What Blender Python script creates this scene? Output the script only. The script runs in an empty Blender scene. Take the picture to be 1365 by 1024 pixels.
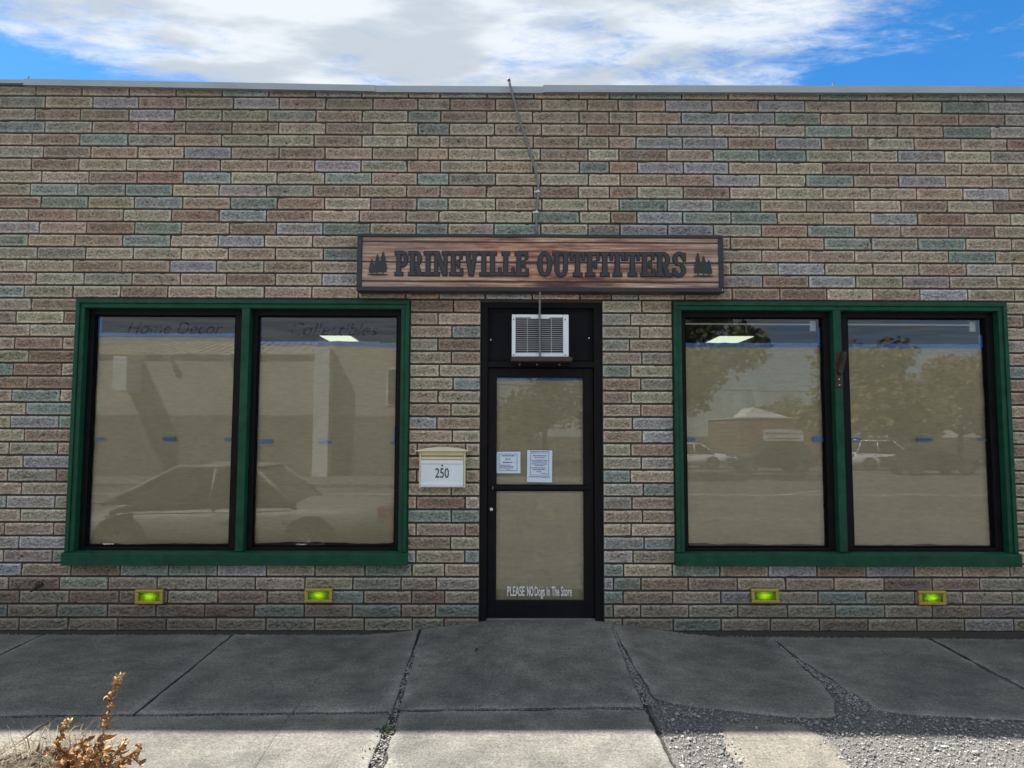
import bpy, math, random
import numpy as np
from mathutils import Vector, Matrix
random.seed(7)
RNG = np.random.default_rng(11)
R = math.radians
S = bpy.context.scene
COL = S.collection

# ------------------------------------------------------------------ camera
CAM_H = 1.6785
def make_camera():
    cam = bpy.data.cameras.new('camera'); o = bpy.data.objects.new('camera', cam); COL.objects.link(o)
    cam.sensor_width = 36; cam.sensor_fit = 'HORIZONTAL'; cam.lens = 930 / 1365 * 36
    cam.clip_start = .05; cam.clip_end = 2000
    pitch, yaw, roll = R(4.088), R(.392), R(.157)
    def lvl(u, y, v):
        c, s = math.cos(roll), math.sin(roll); u, v = c*u - s*v, s*u + c*v
        c, s = math.cos(pitch), math.sin(pitch); y, v = c*y - s*v, s*y + c*v
        c, s = math.cos(yaw), math.sin(yaw); u, y = c*u + s*y, -s*u + c*y
        return Vector((u, y, v))
    X, Y, Z = lvl(1, 0, 0), lvl(0, 0, 1), -lvl(0, 1, 0)
    m = Matrix((X, Y, Z)).transposed().to_4x4(); m.translation = (0, -6, CAM_H)
    o.matrix_world = m
    S.camera = o
make_camera()

# ------------------------------------------------------------------ world, sun, exposure
SUN_DIR = Vector((.50, -.366, -1.0)).normalized()       # the way the light travels
SUN_EL = math.asin(-SUN_DIR.z); SUN_ROT = math.atan2(-SUN_DIR.x, -SUN_DIR.y)
def make_world():
    w = bpy.data.worlds.new('World'); S.world = w; w.use_nodes = True
    nt = w.node_tree; nt.nodes.clear(); N = nt.nodes.new; L = nt.links.new
    out = N('ShaderNodeOutputWorld')
    sky = N('ShaderNodeTexSky'); sky.sky_type = 'NISHITA'; sky.sun_disc = False
    sky.sun_elevation = SUN_EL; sky.sun_rotation = SUN_ROT
    sky.altitude = 900; sky.air_density = 1.0; sky.dust_density = .3; sky.ozone_density = 3.0
    hs = N('ShaderNodeHueSaturation'); hs.inputs['Saturation'].default_value = 1.34
    L(sky.outputs[0], hs.inputs['Color'])
    b1 = N('ShaderNodeBackground'); b1.inputs[1].default_value = .076; L(hs.outputs[0], b1.inputs[0])
    tc = N('ShaderNodeTexCoord'); sp = N('ShaderNodeSeparateXYZ'); L(tc.outputs['Generated'], sp.inputs[0])
    def M(op, a, b=None, c=None, clamp=False):
        n = N('ShaderNodeMath'); n.operation = op; n.use_clamp = clamp
        for i, v in enumerate((a, b, c)):
            if v is None: continue
            if isinstance(v, (int, float)): n.inputs[i].default_value = v
            else: L(v, n.inputs[i])
        return n.outputs[0]
    def MR(v, a, b, c=0., d=1.):
        n = N('ShaderNodeMapRange'); n.interpolation_type = 'SMOOTHSTEP'; L(v, n.inputs[0])
        for i, q in enumerate((a, b, c, d)): n.inputs[i+1].default_value = q
        return n.outputs[0]
    z = M('MAXIMUM', sp.outputs[2], .06)
    px = M('DIVIDE', sp.outputs[0], z); py = M('DIVIDE', sp.outputs[1], z)
    cv = N('ShaderNodeCombineXYZ'); L(px, cv.inputs[0]); L(py, cv.inputs[1])
    mp = N('ShaderNodeMapping'); mp.inputs['Rotation'].default_value = (0, 0, R(-38)); mp.inputs['Scale'].default_value = (1.0, 2.0, 1)
    mp.inputs['Location'].default_value = (3.3, 1.7, 0)
    L(cv.outputs[0], mp.inputs[0])
    n1 = N('ShaderNodeTexNoise'); n1.inputs['Scale'].default_value = 1.5; n1.inputs['Detail'].default_value = 10
    n1.inputs['Roughness'].default_value = .68; n1.inputs['Distortion'].default_value = .35
    L(mp.outputs[0], n1.inputs['Vector'])
    # one broad bank of cloud across the zenith, open blue to the west and the east
    edge = M('ADD', px, M('MULTIPLY', py, -.32))
    left = MR(M('ADD', px, M('MULTIPLY', M('SUBTRACT', py, 1.55), -1.3)), -1.75, -1.0)
    right = MR(M('ADD', px, M('MULTIPLY', M('SUBTRACT', py, 1.55), .22)), .48, 1.12, 1., 0.)
    bank = M('MULTIPLY', left, right)
    n3 = N('ShaderNodeTexNoise'); n3.inputs['Scale'].default_value = 6.5; n3.inputs['Detail'].default_value = 8; n3.inputs['Roughness'].default_value = .7; n3.inputs['Distortion'].default_value = .6
    L(mp.outputs[0], n3.inputs['Vector'])
    north = MR(py, .4, -.4)                                  # a broken overcast to the north, over the street
    dens = M('ADD', M('ADD', n1.outputs['Fac'], M('MULTIPLY', M('SUBTRACT', n3.outputs['Fac'], .5), .38)), M('MAXIMUM', M('MULTIPLY', bank, .42), M('MULTIPLY', north, .27)))
    cover = MR(dens, .55, .92)
    n2 = N('ShaderNodeTexNoise'); n2.inputs['Scale'].default_value = 2.2; n2.inputs['Detail'].default_value = 6
    L(mp.outputs[0], n2.inputs['Vector'])
    shade = MR(n2.outputs['Fac'], .38, .62, 1.0, .76)
    cc = N('ShaderNodeMix'); cc.data_type = 'RGBA'; cc.inputs[6].default_value = (.60, .66, .72, 1); cc.inputs[7].default_value = (.88, .93, .97, 1)
    L(MR(shade, .76, 1.0), cc.inputs[0])
    b2 = N('ShaderNodeBackground'); b2.inputs[1].default_value = .385; L(cc.outputs[2], b2.inputs[0])
    mx = N('ShaderNodeMixShader'); L(M('MULTIPLY', cover, .97), mx.inputs[0]); L(b1.outputs[0], mx.inputs[1]); L(b2.outputs[0], mx.inputs[2])
    L(mx.outputs[0], out.inputs[0])
make_world()
def make_sun():
    l = bpy.data.lights.new('sun', 'SUN'); l.energy = 5.0; l.angle = R(.8); l.color = (1, .93, .82)
    o = bpy.data.objects.new('sun', l); COL.objects.link(o)
    o.rotation_euler = SUN_DIR.to_track_quat('-Z', 'Y').to_euler(); o.location = (-6, 5, 14)
make_sun()
S.view_settings.view_transform = 'Standard'; S.view_settings.look = 'None'
S.view_settings.gamma = 1; S.view_settings.use_curve_mapping = False
S.view_settings.exposure = 1.42
S.render.engine = 'CYCLES'
S.cycles.max_bounces = 8; S.cycles.diffuse_bounces = 4; S.cycles.glossy_bounces = 4; S.cycles.transparent_max_bounces = 12
S.cycles.caustics_reflective = False; S.cycles.caustics_refractive = False

# ------------------------------------------------------------------ materials
def new_mat(name):
    m = bpy.data.materials.new(name); m.use_nodes = True
    nt = m.node_tree; b = nt.nodes['Principled BSDF']
    return m, nt, b
def nd(nt, t, **kw):
    n = nt.nodes.new(t)
    for k, v in kw.items(): setattr(n, k, v)
    return n
def noise(nt, scale, detail=5, rough=.6, mapscale=None, coord='Object', rot=None):
    tc = nd(nt, 'ShaderNodeTexCoord'); src = tc.outputs[coord]
    if mapscale:
        mp = nd(nt, 'ShaderNodeMapping'); mp.inputs['Scale'].default_value = mapscale
        if rot: mp.inputs['Rotation'].default_value = rot
        nt.links.new(src, mp.inputs[0]); src = mp.outputs[0]
    n = nd(nt, 'ShaderNodeTexNoise'); n.inputs['Scale'].default_value = scale
    n.inputs['Detail'].default_value = detail; n.inputs['Roughness'].default_value = rough
    nt.links.new(src, n.inputs['Vector'])
    return n.outputs['Fac']
def ramp(nt, fac, stops):
    r = nd(nt, 'ShaderNodeValToRGB'); nt.links.new(fac, r.inputs[0])
    e = r.color_ramp.elements
    while len(e) < len(stops): e.new(.5)
    for el, (p, c) in zip(e, stops): el.position = p; el.color = (*c, 1) if len(c) == 3 else c
    return r.outputs[0]
def mixc(nt, fac, a, b, mode='MIX'):
    m = nd(nt, 'ShaderNodeMix', data_type='RGBA', blend_type=mode)
    for i, v in ((0, fac), (6, a), (7, b)):
        if isinstance(v, (int, float)): m.inputs[i].default_value = v
        elif isinstance(v, tuple): m.inputs[i].default_value = (*v, 1)
        else: nt.links.new(v, m.inputs[i])
    return m.outputs[2]
def mth(nt, op, a, b=0., clamp=False):
    m = nd(nt, 'ShaderNodeMath', operation=op, use_clamp=clamp)
    for i, v in enumerate((a, b)):
        if isinstance(v, (int, float)): m.inputs[i].default_value = v
        else: nt.links.new(v, m.inputs[i])
    return m.outputs[0]
def bump(nt, b, h, strength=.4, dist=.01):
    n = nd(nt, 'ShaderNodeBump'); n.inputs['Strength'].default_value = strength; n.inputs['Distance'].default_value = dist
    nt.links.new(h, n.inputs['Height']); nt.links.new(n.outputs[0], b.inputs['Normal'])
def plain(name, col, rough=.6, metal=0., var=.12, vs=18., bs=0., bd=.003, spec=None):
    m, nt, b = new_mat(name)
    n = noise(nt, vs, 6)
    lo = tuple(c*(1-var) for c in col); hi = tuple(min(1, c*(1+var)) for c in col)
    nt.links.new(ramp(nt, n, [(.3, lo), (.7, hi)]), b.inputs['Base Color'])
    nt.links.new(mth(nt, 'ADD', mth(nt, 'MULTIPLY', n, .16), rough-.08), b.inputs['Roughness'])
    b.inputs['Metallic'].default_value = metal
    if spec is not None: b.inputs['Specular IOR Level'].default_value = spec
    if bs: bump(nt, b, noise(nt, vs*5, 4), bs, bd)
    return m
MAT = {}
def mat_brick():
    m, nt, b = new_mat('split_face_brick')
    at = nd(nt, 'ShaderNodeAttribute', attribute_name='tint')
    f = noise(nt, 48, 7, .75, (1, 1, 1.5)); g = noise(nt, 9, 4)
    c = mixc(nt, 1., at.outputs['Color'], ramp(nt, f, [(.33, (.30, .29, .28)), (.5, (.95, .95, .95)), (.66, (1.5, 1.48, 1.45))]), 'MULTIPLY')  # dark stone grain, contrast raised to paint in shading of the rough face
    c = mixc(nt, 1., c, ramp(nt, g, [(.3, (.86, .85, .84)), (.7, (1.1, 1.1, 1.1))]), 'MULTIPLY')
    # splash-back grime along the pavement, uneven along the wall
    tc = nd(nt, 'ShaderNodeTexCoord'); sp = nd(nt, 'ShaderNodeSeparateXYZ'); nt.links.new(tc.outputs['Object'], sp.inputs[0])
    zz = mth(nt, 'ADD', sp.outputs[2], mth(nt, 'MULTIPLY', noise(nt, 2.5, 5), -.45))
    mr = nd(nt, 'ShaderNodeMapRange'); nt.links.new(zz, mr.inputs[0])
    mr.inputs[1].default_value = -.15; mr.inputs[2].default_value = .35; mr.inputs[3].default_value = .62; mr.inputs[4].default_value = 0
    c = mixc(nt, mr.outputs[0], c, (.10, .098, .088))
    # pale patches of efflorescence and soot streaks under the coping
    st = noise(nt, 1.0, 5, .6, (7, 1, .7))
    mr2 = nd(nt, 'ShaderNodeMapRange'); nt.links.new(mth(nt, 'ADD', sp.outputs[2], mth(nt, 'MULTIPLY', st, 1.3)), mr2.inputs[0])
    mr2.inputs[1].default_value = 4.7; mr2.inputs[2].default_value = 5.6; mr2.inputs[3].default_value = 0; mr2.inputs[4].default_value = .55
    c = mixc(nt, mr2.outputs[0], c, (.13, .12, .115))
    nt.links.new(c, b.inputs['Base Color']); b.inputs['Roughness'].default_value = .88
    b.inputs['Specular IOR Level'].default_value = .25
    bump(nt, b, f, 1., .010)
    return m
def mat_concrete(name, dark=(.100, .101, .099), light=(.198, .192, .176)):
    m, nt, b = new_mat(name)
    a = noise(nt, 1.1, 8, .62); f = noise(nt, 75, 7, .8); br = noise(nt, 6, 6, .65, (1, 7, 1), rot=(0, 0, R(63)))
    c = ramp(nt, a, [(.3, dark), (.52, tuple((x+y)/2 for x, y in zip(dark, light))), (.75, light)])
    c = mixc(nt, 1., c, ramp(nt, f, [(.35, (.45, .45, .46)), (.5, (1, 1, 1)), (.65, (1.55, 1.54, 1.5))]), 'MULTIPLY')
    st = noise(nt, 4.5, 8, .72); sp2 = noise(nt, 1.9, 7, .7, (1, 1, 1), rot=(0, 0, 1))
    c = mixc(nt, 1., c, ramp(nt, st, [(.34, (.80, .80, .81)), (.5, (1, 1, 1)), (.66, (1.22, 1.22, 1.2))]), 'MULTIPLY')
    c = mixc(nt, ramp(nt, sp2, [(.56, (0, 0, 0)), (.70, (.40, .40, .40))]), c, mixc(nt, 1., c, (.70, .71, .73), 'MULTIPLY'))
    c = mixc(nt, 1., c, ramp(nt, br, [(.3, (.86, .86, .87)), (.7, (1.12, 1.12, 1.11))]), 'MULTIPLY')
    at = nd(nt, 'ShaderNodeAttribute', attribute_name='wear')
    c = mixc(nt, mth(nt, 'ADD', at.outputs['Fac'], 0., True), c, mixc(nt, 1., c, (1.6, 1.62, 1.64), 'MULTIPLY'))
    c = mixc(nt, mth(nt, 'MULTIPLY', at.outputs['Fac'], -.9, True), c, (.014, .013, .012))
    # small dark spots: old gum and oil
    vo = nd(nt, 'ShaderNodeTexVoronoi'); vo.inputs['Scale'].default_value = 5.2
    tc = nd(nt, 'ShaderNodeTexCoord'); nt.links.new(tc.outputs['Object'], vo.inputs['Vector'])
    c = mixc(nt, ramp(nt, vo.outputs['Distance'], [(.035, (.6, .6, .6)), (.06, (0, 0, 0))]), c, (.05, .05, .05))
    nt.links.new(c, b.inputs['Base Color']); b.inputs['Roughness'].default_value = .92; b.inputs['Specular IOR Level'].default_value = .2
    bump(nt, b, f, .8, .004)
    return m
def mat_wood_print():
    m, nt, b = new_mat('printed_wood_panel')
    tc = nd(nt, 'ShaderNodeTexCoord'); sp = nd(nt, 'ShaderNodeSeparateXYZ'); nt.links.new(tc.outputs['Object'], sp.inputs[0])
    g = noise(nt, 1., 9, .68, (1.3, 1, 46)); g2 = noise(nt, 1., 6, .6, (3.5, 1, 130)); big = noise(nt, 1., 6, .68, (1.5, 1, 5))
    c = ramp(nt, g, [(.30, (.05, .026, .02)), (.39, (.20, .10, .072)), (.50, (.42, .26, .20)), (.62, (.60, .46, .37)), (.74, (.72, .60, .50))])
    red = ramp(nt, big, [(.38, (.30, .20, .18)), (.47, (.85, .62, .55)), (.55, (1.1, 1., .92)), (.66, (1.4, 1.34, 1.25))])
    c = mixc(nt, 1., c, red, 'MULTIPLY')
    c = mixc(nt, 1., c, ramp(nt, g2, [(.34, (.45, .43, .43)), (.5, (1, 1, 1)), (.64, (1.35, 1.35, 1.33))]), 'MULTIPLY')
    # bleached towards both ends of the panel
    ax = mth(nt, 'ABSOLUTE', mth(nt, 'SUBTRACT', sp.outputs[0], .28))
    mr = nd(nt, 'ShaderNodeMapRange'); nt.links.new(mth(nt, 'ADD', ax, mth(nt, 'MULTIPLY', g, .9)), mr.inputs[0])
    mr.inputs[1].default_value = .7; mr.inputs[2].default_value = 2.1; mr.inputs[4].default_value = .62
    c = mixc(nt, mr.outputs[0], c, ramp(nt, g, [(.35, (.22, .15, .12)), (.65, (.60, .50, .42))]))
    for zc, wd in ((3.312, .007), (3.138, .008), (2.972, .008)):
        d = mth(nt, 'ABSOLUTE', mth(nt, 'SUBTRACT', mth(nt, 'ADD', sp.outputs[2], mth(nt, 'MULTIPLY', noise(nt, 1, 3, .5, (2, 1, 1)), .01)), zc+.005))
        ln = mth(nt, 'LESS_THAN', d, wd)
        c = mixc(nt, mth(nt, 'MULTIPLY', ln, .93), c, (.012, .010, .012))
    nt.links.new(c, b.inputs['Base Color']); b.inputs['Roughness'].default_value = .38
    return m
def mat_paper():
    m, nt, b = new_mat('kraft_paper')
    f = noise(nt, 1., 6, .65, (14, 14, 70)); g = noise(nt, 2.2, 4)
    c = mixc(nt, 1., ramp(nt, f, [(.3, (.56, .500, .345)), (.7, (.69, .625, .445))]), ramp(nt, g, [(.3, (.93, .93, .92)), (.7, (1.06, 1.06, 1.06))]), 'MULTIPLY')
    nt.links.new(c, b.inputs['Base Color']); b.inputs['Roughness'].default_value = .75
    bump(nt, b, f, .25, .002)
    return m
def mat_glass(name='window_glass', dirt=0.):
    m = bpy.data.materials.new(name); m.use_nodes = True; nt = m.node_tree; nt.nodes.clear()
    out = nd(nt, 'ShaderNodeOutputMaterial'); tr = nd(nt, 'ShaderNodeBsdfTransparent'); tr.inputs[0].default_value = (.965, .975, .96, 1)
    gl = nd(nt, 'ShaderNodeBsdfGlossy'); gl.inputs['Roughness'].default_value = 0.0; gl.inputs[0].default_value = (.95, .97, 1, 1)
    bp = nd(nt, 'ShaderNodeBump'); bp.inputs['Strength'].default_value = .018; bp.inputs['Distance'].default_value = .02
    nt.links.new(noise(nt, 1.6, 2, .4), bp.inputs['Height']); nt.links.new(bp.outputs[0], gl.inputs['Normal'])
    fr = nd(nt, 'ShaderNodeFresnel'); fr.inputs[0].default_value = 1.5
    mx = nd(nt, 'ShaderNodeMixShader'); nt.links.new(mth(nt, 'MULTIPLY', fr.outputs[0], 1.85, True), mx.inputs[0])
    nt.links.new(tr.outputs[0], mx.inputs[1]); nt.links.new(gl.outputs[0], mx.inputs[2])
    last = mx.outputs[0]
    df = nd(nt, 'ShaderNodeBsdfDiffuse'); df.inputs[0].default_value = (.34, .33, .29, 1)
    m2 = nd(nt, 'ShaderNodeMixShader')
    d = ramp(nt, noise(nt, 5, 8, .72, (1, 1, .55)), [(.42, (.015,)*3), (.75, (.05+dirt,)*3)])
    nt.links.new(d, m2.inputs[0]); nt.links.new(last, m2.inputs[1]); nt.links.new(df.outputs[0], m2.inputs[2])
    nt.links.new(m2.outputs[0], out.inputs[0])
    return m
def mat_ghost():
    m, nt, b = new_mat('faded_window_lettering')
    b.inputs['Base Color'].default_value = (.02, .024, .03, 1); b.inputs['Roughness'].default_value = .8
    nt.links.new(ramp(nt, noise(nt, 26, 5, .7), [(.40, (.0,)*3), (.66, (.40,)*3)]), b.inputs['Alpha'])
    return m
def mat_emit(name, col, st):
    m, nt, b = new_mat(name)
    b.inputs['Base Color'].default_value = (*col, 1); b.inputs['Emission Color'].default_value = (*col, 1); b.inputs['Emission Strength'].default_value = st
    return m
def mat_lens():
    m = bpy.data.materials.new('green_lens'); m.use_nodes = True; nt = m.node_tree; nt.nodes.clear()
    out = nd(nt, 'ShaderNodeOutputMaterial')
    t = nd(nt, 'ShaderNodeBsdfTranslucent'); t.inputs[0].default_value = (.62, .88, .05, 1)
    d = nd(nt, 'ShaderNodeBsdfPrincipled'); d.inputs['Base Color'].default_value = (.02, .10, .02, 1); d.inputs['Roughness'].default_value = .15
    mx = nd(nt, 'ShaderNodeMixShader'); mx.inputs[0].default_value = .30
    nt.links.new(t.outputs[0], mx.inputs[1]); nt.links.new(d.outputs[0], mx.inputs[2]); nt.links.new(mx.outputs[0], out.inputs[0])
    return m
def mat_leaf(name, a, bcol):
    m, nt, b = new_mat(name)
    oi = nd(nt, 'ShaderNodeNewGeometry')
    nt.links.new(ramp(nt, oi.outputs['Random Per Island'], [(0, a), (1, bcol)]), b.inputs['Base Color'])
    b.inputs['Roughness'].default_value = .7
    return m
def mat_ground(name, stops, scale=60, bs=.9, bd=.01):
    m, nt, b = new_mat(name)
    f = noise(nt, scale, 8, .75); g = noise(nt, .8, 6, .6)
    c = mixc(nt, 1., ramp(nt, f, stops), ramp(nt, g, [(.3, (.8, .8, .8)), (.7, (1.2, 1.2, 1.18))]), 'MULTIPLY')
    nt.links.new(c, b.inputs['Base Color']); b.inputs['Roughness'].default_value = .95; b.inputs['Specular IOR Level'].default_value = .15
    bump(nt, b, f, bs, bd)
    return m
def mat_block_wall(name, c1, c2, mortar):
    m, nt, b = new_mat(name)
    br = nd(nt, 'ShaderNodeTexBrick'); tc = nd(nt, 'ShaderNodeTexCoord'); mp = nd(nt, 'ShaderNodeMapping'); mp.inputs['Rotation'].default_value = (R(90), 0, 0)
    nt.links.new(tc.outputs['Object'], mp.inputs[0]); nt.links.new(mp.outputs[0], br.inputs['Vector'])
    br.inputs['Scale'].default_value = 1; br.inputs['Brick Width'].default_value = .4; br.inputs['Row Height'].default_value = .2; br.inputs['Mortar Size'].default_value = .008
    for k, v in (('Color1', c1), ('Color2', c2), ('Mortar', mortar)): br.inputs[k].default_value = (*v, 1)
    nt.links.new(br.outputs[0], b.inputs['Base Color']); b.inputs['Roughness'].default_value = .9
    return m
MAT.update(
    brick=mat_brick(), mortar=plain('dark_mortar', (.052, .047, .043), .95, vs=60, var=.3, bs=.6),
    concrete=mat_concrete('weathered_concrete'), patch=mat_concrete('newer_concrete', (.13, .125, .115), (.22, .21, .185)),
    green=plain('green_paint', (.0078, .068, .039), .5, vs=11, var=.3, bs=.25, bd=.002, spec=.22),
    black=plain('black_anodised_frame', (.0085, .0085, .0115), .5, vs=9, var=.3, spec=.12), blackpanel=plain('black_painted_panel', (.009, .0095, .013), .6, vs=3, var=.3, spec=.12, bs=.1),
    coping=plain('galvanised_coping', (.36, .41, .45), .5, .35, var=.1, vs=3), signframe=plain('dark_sign_frame', (.022, .024, .032), .42, var=.2),
    woodprint=mat_wood_print(), letter=plain('slate_letter_face', (.030, .034, .048), .4, var=.12), letteredge=plain('black_letter_outline', (.012, .012, .017), .45),
    pine=plain('pine_green_cutout', (.016, .030, .032), .45), paper=mat_paper(), glass=mat_glass(), dirtyglass=mat_glass('dusty_door_glass', .14),
    tape=plain('blue_masking_tape', (.05, .27, .85), .6, vs=30), white=plain('white_plastic', (.78, .85, .91), .45, var=.06, vs=5),
    grille=plain('grey_grille_slats', (.42, .45, .49), .5, .0), dark=plain('dark_cavity', (.006, .006, .007), .9, spec=.05), cream=plain('cream_enamel', (.72, .67, .46), .4, var=.06, vs=6),
    mbwhite=plain('white_enamel', (.76, .83, .90), .35, var=.05, vs=4), ink=plain('black_ink', (.012, .012, .016), .6), blueink=plain('blue_print', (.05, .10, .28), .7),
    sheet=plain('white_paper', (.68, .79, .95), .8, var=.04), vinyl=plain('white_vinyl', (.8, .82, .84), .5, var=.03), ghost=mat_ghost(),
    brass=plain('aged_brass', (.46, .36, .09), .42, .35, var=.2, vs=40), lens=mat_lens(), bulb=mat_emit('lamp_filament', (1., .92, .45), 3.4),
    steel=plain('galvanised_steel', (.20, .205, .22), .5, .5, var=.2, vs=40), rust=plain('rusty_steel', (.055, .040, .034), .7, .3, var=.4, vs=30, bs=.4),
    brownwood=plain('brown_painted_wood', (.05, .033, .028), .6, var=.25), chrome=plain('chrome', (.6, .6, .6), .2, 1., var=.05),
    dirt=mat_ground('packed_dirt', [(.25, (.016, .016, .016)), (.5, (.05, .049, .047)), (.75, (.13, .125, .118))]), asphalt=mat_ground('worn_asphalt', [(.25, (.085, .085, .085)), (.5, (.14, .138, .134)), (.75, (.20, .196, .19))], 70, .5),
    pebble=mat_leaf('grey_pebbles', (.09, .092, .10), (.36, .355, .345)), gravelbed=mat_ground('fine_gravel_bed', [(.3, (.05, .05, .052)), (.5, (.15, .15, .152)), (.66, (.30, .295, .29))], 140, 1., .012), soil=mat_ground('dry_soil', [(.3, (.03, .022, .015)), (.7, (.11, .085, .06))], 40),
    straw=mat_leaf('dry_grass_blades', (.04, .030, .018), (.26, .22, .145)), rustleaf=mat_leaf('dead_orange_leaves', (.16, .065, .022), (.48, .27, .11)), palehead=mat_leaf('dry_seed_heads', (.50, .34, .13), (.70, .55, .26)),
    barrel=plain('dark_planter_wood', (.022, .020, .019), .7, var=.35, vs=14, bs=.5), weed=mat_leaf('weed_leaves', (.045, .075, .02), (.10, .13, .04)),
    inwall=plain('interior_wall_sky_tint', (.22, .27, .35), .9), ceiling=plain('ceiling_tiles', (.45, .50, .57), .9, vs=40), infloor=plain('interior_carpet', (.06, .06, .06), .95), tube=mat_emit('fluorescent_panel', (.86, 1., .74), .36),  # interior wall tinted bluish to stand in for sky reflected in the glass
    cream_block=mat_block_wall('cream_block_wall', (.50, .46, .38), (.47, .43, .36), (.40, .36, .30)), taupe=plain('taupe_base_paint', (.20, .18, .15), .85), metalroof=plain('tan_metal_roof', (.46, .41, .34), .5, .2, vs=2),
    redbrick=mat_block_wall('red_brick_wall', (.26, .125, .085), (.22, .10, .07), (.25, .21, .18)), whitepaint=plain('white_paint', (.75, .75, .73), .6), trunk=plain('tree_bark', (.09, .07, .05), .95, vs=12, var=.4, bs=.8, bd=.02),
    foliage=mat_leaf('green_leaves', (.06, .08, .022), (.15, .15, .045)), autumn=mat_leaf('yellowing_leaves', (.11, .10, .03), (.30, .21, .065)),
    carblack=plain('black_car_paint', (.012, .013, .016), .18, var=.05), carwhite=plain('white_car_paint', (.75, .76, .77), .25, var=.03), cargrey=plain('dark_grey_car_paint', (.03, .032, .036), .2, var=.05),
    cartaupe=plain('taupe_grey_car_paint', (.22, .215, .20), .5, var=.05), carglass=plain('car_glass', (.012, .014, .016), .06, var=.1), tyre=plain('tyre_rubber', (.016, .016, .017), .85), rim=plain('alloy_rim', (.45, .46, .48), .3, .8), lampglass=plain('headlamp_glass', (.65, .67, .7), .1), redlamp=plain('red_lamp', (.25, .01, .01), .2),
    yellow=plain('yellow_road_paint', (.30, .25, .10), .8), roadwhite=plain('white_road_paint', (.6, .6, .57), .8), polewood=plain('grey_pole_timber', (.10, .085, .07), .9), roofing=plain('grey_roofing', (.25, .25, .25), .9),
)

# ------------------------------------------------------------------ mesh helpers
def tag(o, label=None, cat=None, group=None, kind=None):
    for k, v in (('label', label), ('category', cat), ('group', group), ('kind', kind)):
        if v: o[k] = v
    return o
def empty(name, loc, label, cat, group=None):
    o = bpy.data.objects.new(name, None); COL.objects.link(o); o.location = loc; o.empty_display_size = .1
    return tag(o, label, cat, group)
def link(name, me, mat, parent=None):
    o = bpy.data.objects.new(name, me); COL.objects.link(o)
    if mat is not None and not me.materials: me.materials.append(mat)
    if parent is not None:
        o.parent = parent; bpy.context.view_layer.update(); o.matrix_parent_inverse = parent.matrix_world.inverted()
    return o
class MB:
    def __init__(s): s.v = []; s.f = []
    def add(s, vs, fs):
        n = len(s.v); s.v += [tuple(v) for v in vs]; s.f += [tuple(i+n for i in f) for f in fs]; return s
    def box(s, x0, x1, y0, y1, z0, z1, top=None):
        v = [(x0,y0,z0),(x1,y0,z0),(x1,y1,z0),(x0,y1,z0),(x0,y0,z1),(x1,y0,z1),(x1,y1,z1),(x0,y1,z1)]
        return s.add(v, [(0,3,2,1),(4,5,6,7),(0,1,5,4),(1,2,6,5),(2,3,7,6),(3,0,4,7)])
    def prism_xz(s, pts, y0, y1):          # outline in x,z (anticlockwise seen from -y), extruded from y0 (front) to y1
        n = len(pts); v = [(x, y0, z) for x, z in pts] + [(x, y1, z) for x, z in pts]
        return s.add(v, [tuple(range(n)), tuple(range(2*n-1, n-1, -1))] + [(i, i+n, (i+1) % n + n, (i+1) % n) for i in range(n)])
    def prism_yz(s, pts, x0, x1):
        n = len(pts); v = [(x0, y, z) for y, z in pts] + [(x1, y, z) for y, z in pts]
        return s.add(v, [tuple(range(n-1, -1, -1)), tuple(range(n, 2*n))] + [(i, (i+1) % n, (i+1) % n + n, i+n) for i in range(n)])
    def tube(s, pts, r, seg=8, caps=True):
        pts = [Vector(p) for p in pts]; rr = r if isinstance(r, (list, tuple)) else [r]*len(pts)
        rings = []; up = Vector((.13, .91, .39)).normalized()
        for i, p in enumerate(pts):
            t = (pts[min(i+1, len(pts)-1)] - pts[max(i-1, 0)]).normalized()
            a = t.cross(up)
            if a.length < 1e-4: a = t.cross(Vector((1, 0, 0)))
            a.normalize(); b = t.cross(a)
            rings.append([p + (a*math.cos(2*math.pi*k/seg) + b*math.sin(2*math.pi*k/seg))*rr[i] for k in range(seg)])
        v = [q for ring in rings for q in ring]; f = []
        for i in range(len(pts)-1):
            for k in range(seg):
                f.append((i*seg+k, i*seg+(k+1) % seg, (i+1)*seg+(k+1) % seg, (i+1)*seg+k))
        if caps: f += [tuple(range(seg-1, -1, -1)), tuple(range((len(pts)-1)*seg, len(pts)*seg))]
        return s.add(v, f)
    def lathe(s, prof, c, axis='z', seg=24):   # prof: (r, h)
        n = len(prof); v = []; f = []
        for r, h in prof:
            for k in range(seg):
                a = 2*math.pi*k/seg; p = (r*math.cos(a), r*math.sin(a), h)
                if axis == 'y': p = (p[0], p[2], p[1])
                v.append((c[0]+p[0], c[1]+p[1], c[2]+p[2]))
        for i in range(n-1):
            for k in range(seg):
                q = (i*seg+k, i*seg+(k+1) % seg, (i+1)*seg+(k+1) % seg, (i+1)*seg+k)
                f.append(q if axis == 'z' else q[::-1])
        return s.add(v, f)
    def build(s, name, mat, parent=None, bevel=0., smooth=False, seg=2):
        me = bpy.data.meshes.new(name); me.from_pydata(s.v, [], s.f); me.update()
        o = link(name, me, mat, parent)
        if smooth:
            for p in me.polygons: p.use_smooth = True
        if bevel:
            b = o.modifiers.new('bevel', 'BEVEL'); b.width = bevel; b.segments = seg; b.limit_method = 'ANGLE'; b.angle_limit = R(40)
        return o
def grid_faces(nx, nz):
    i = np.arange(nz-1)[:, None]*nx + np.arange(nx-1)[None, :]
    return np.stack([i, i+1, i+1+nx, i+nx], -1).reshape(-1, 4)
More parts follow.
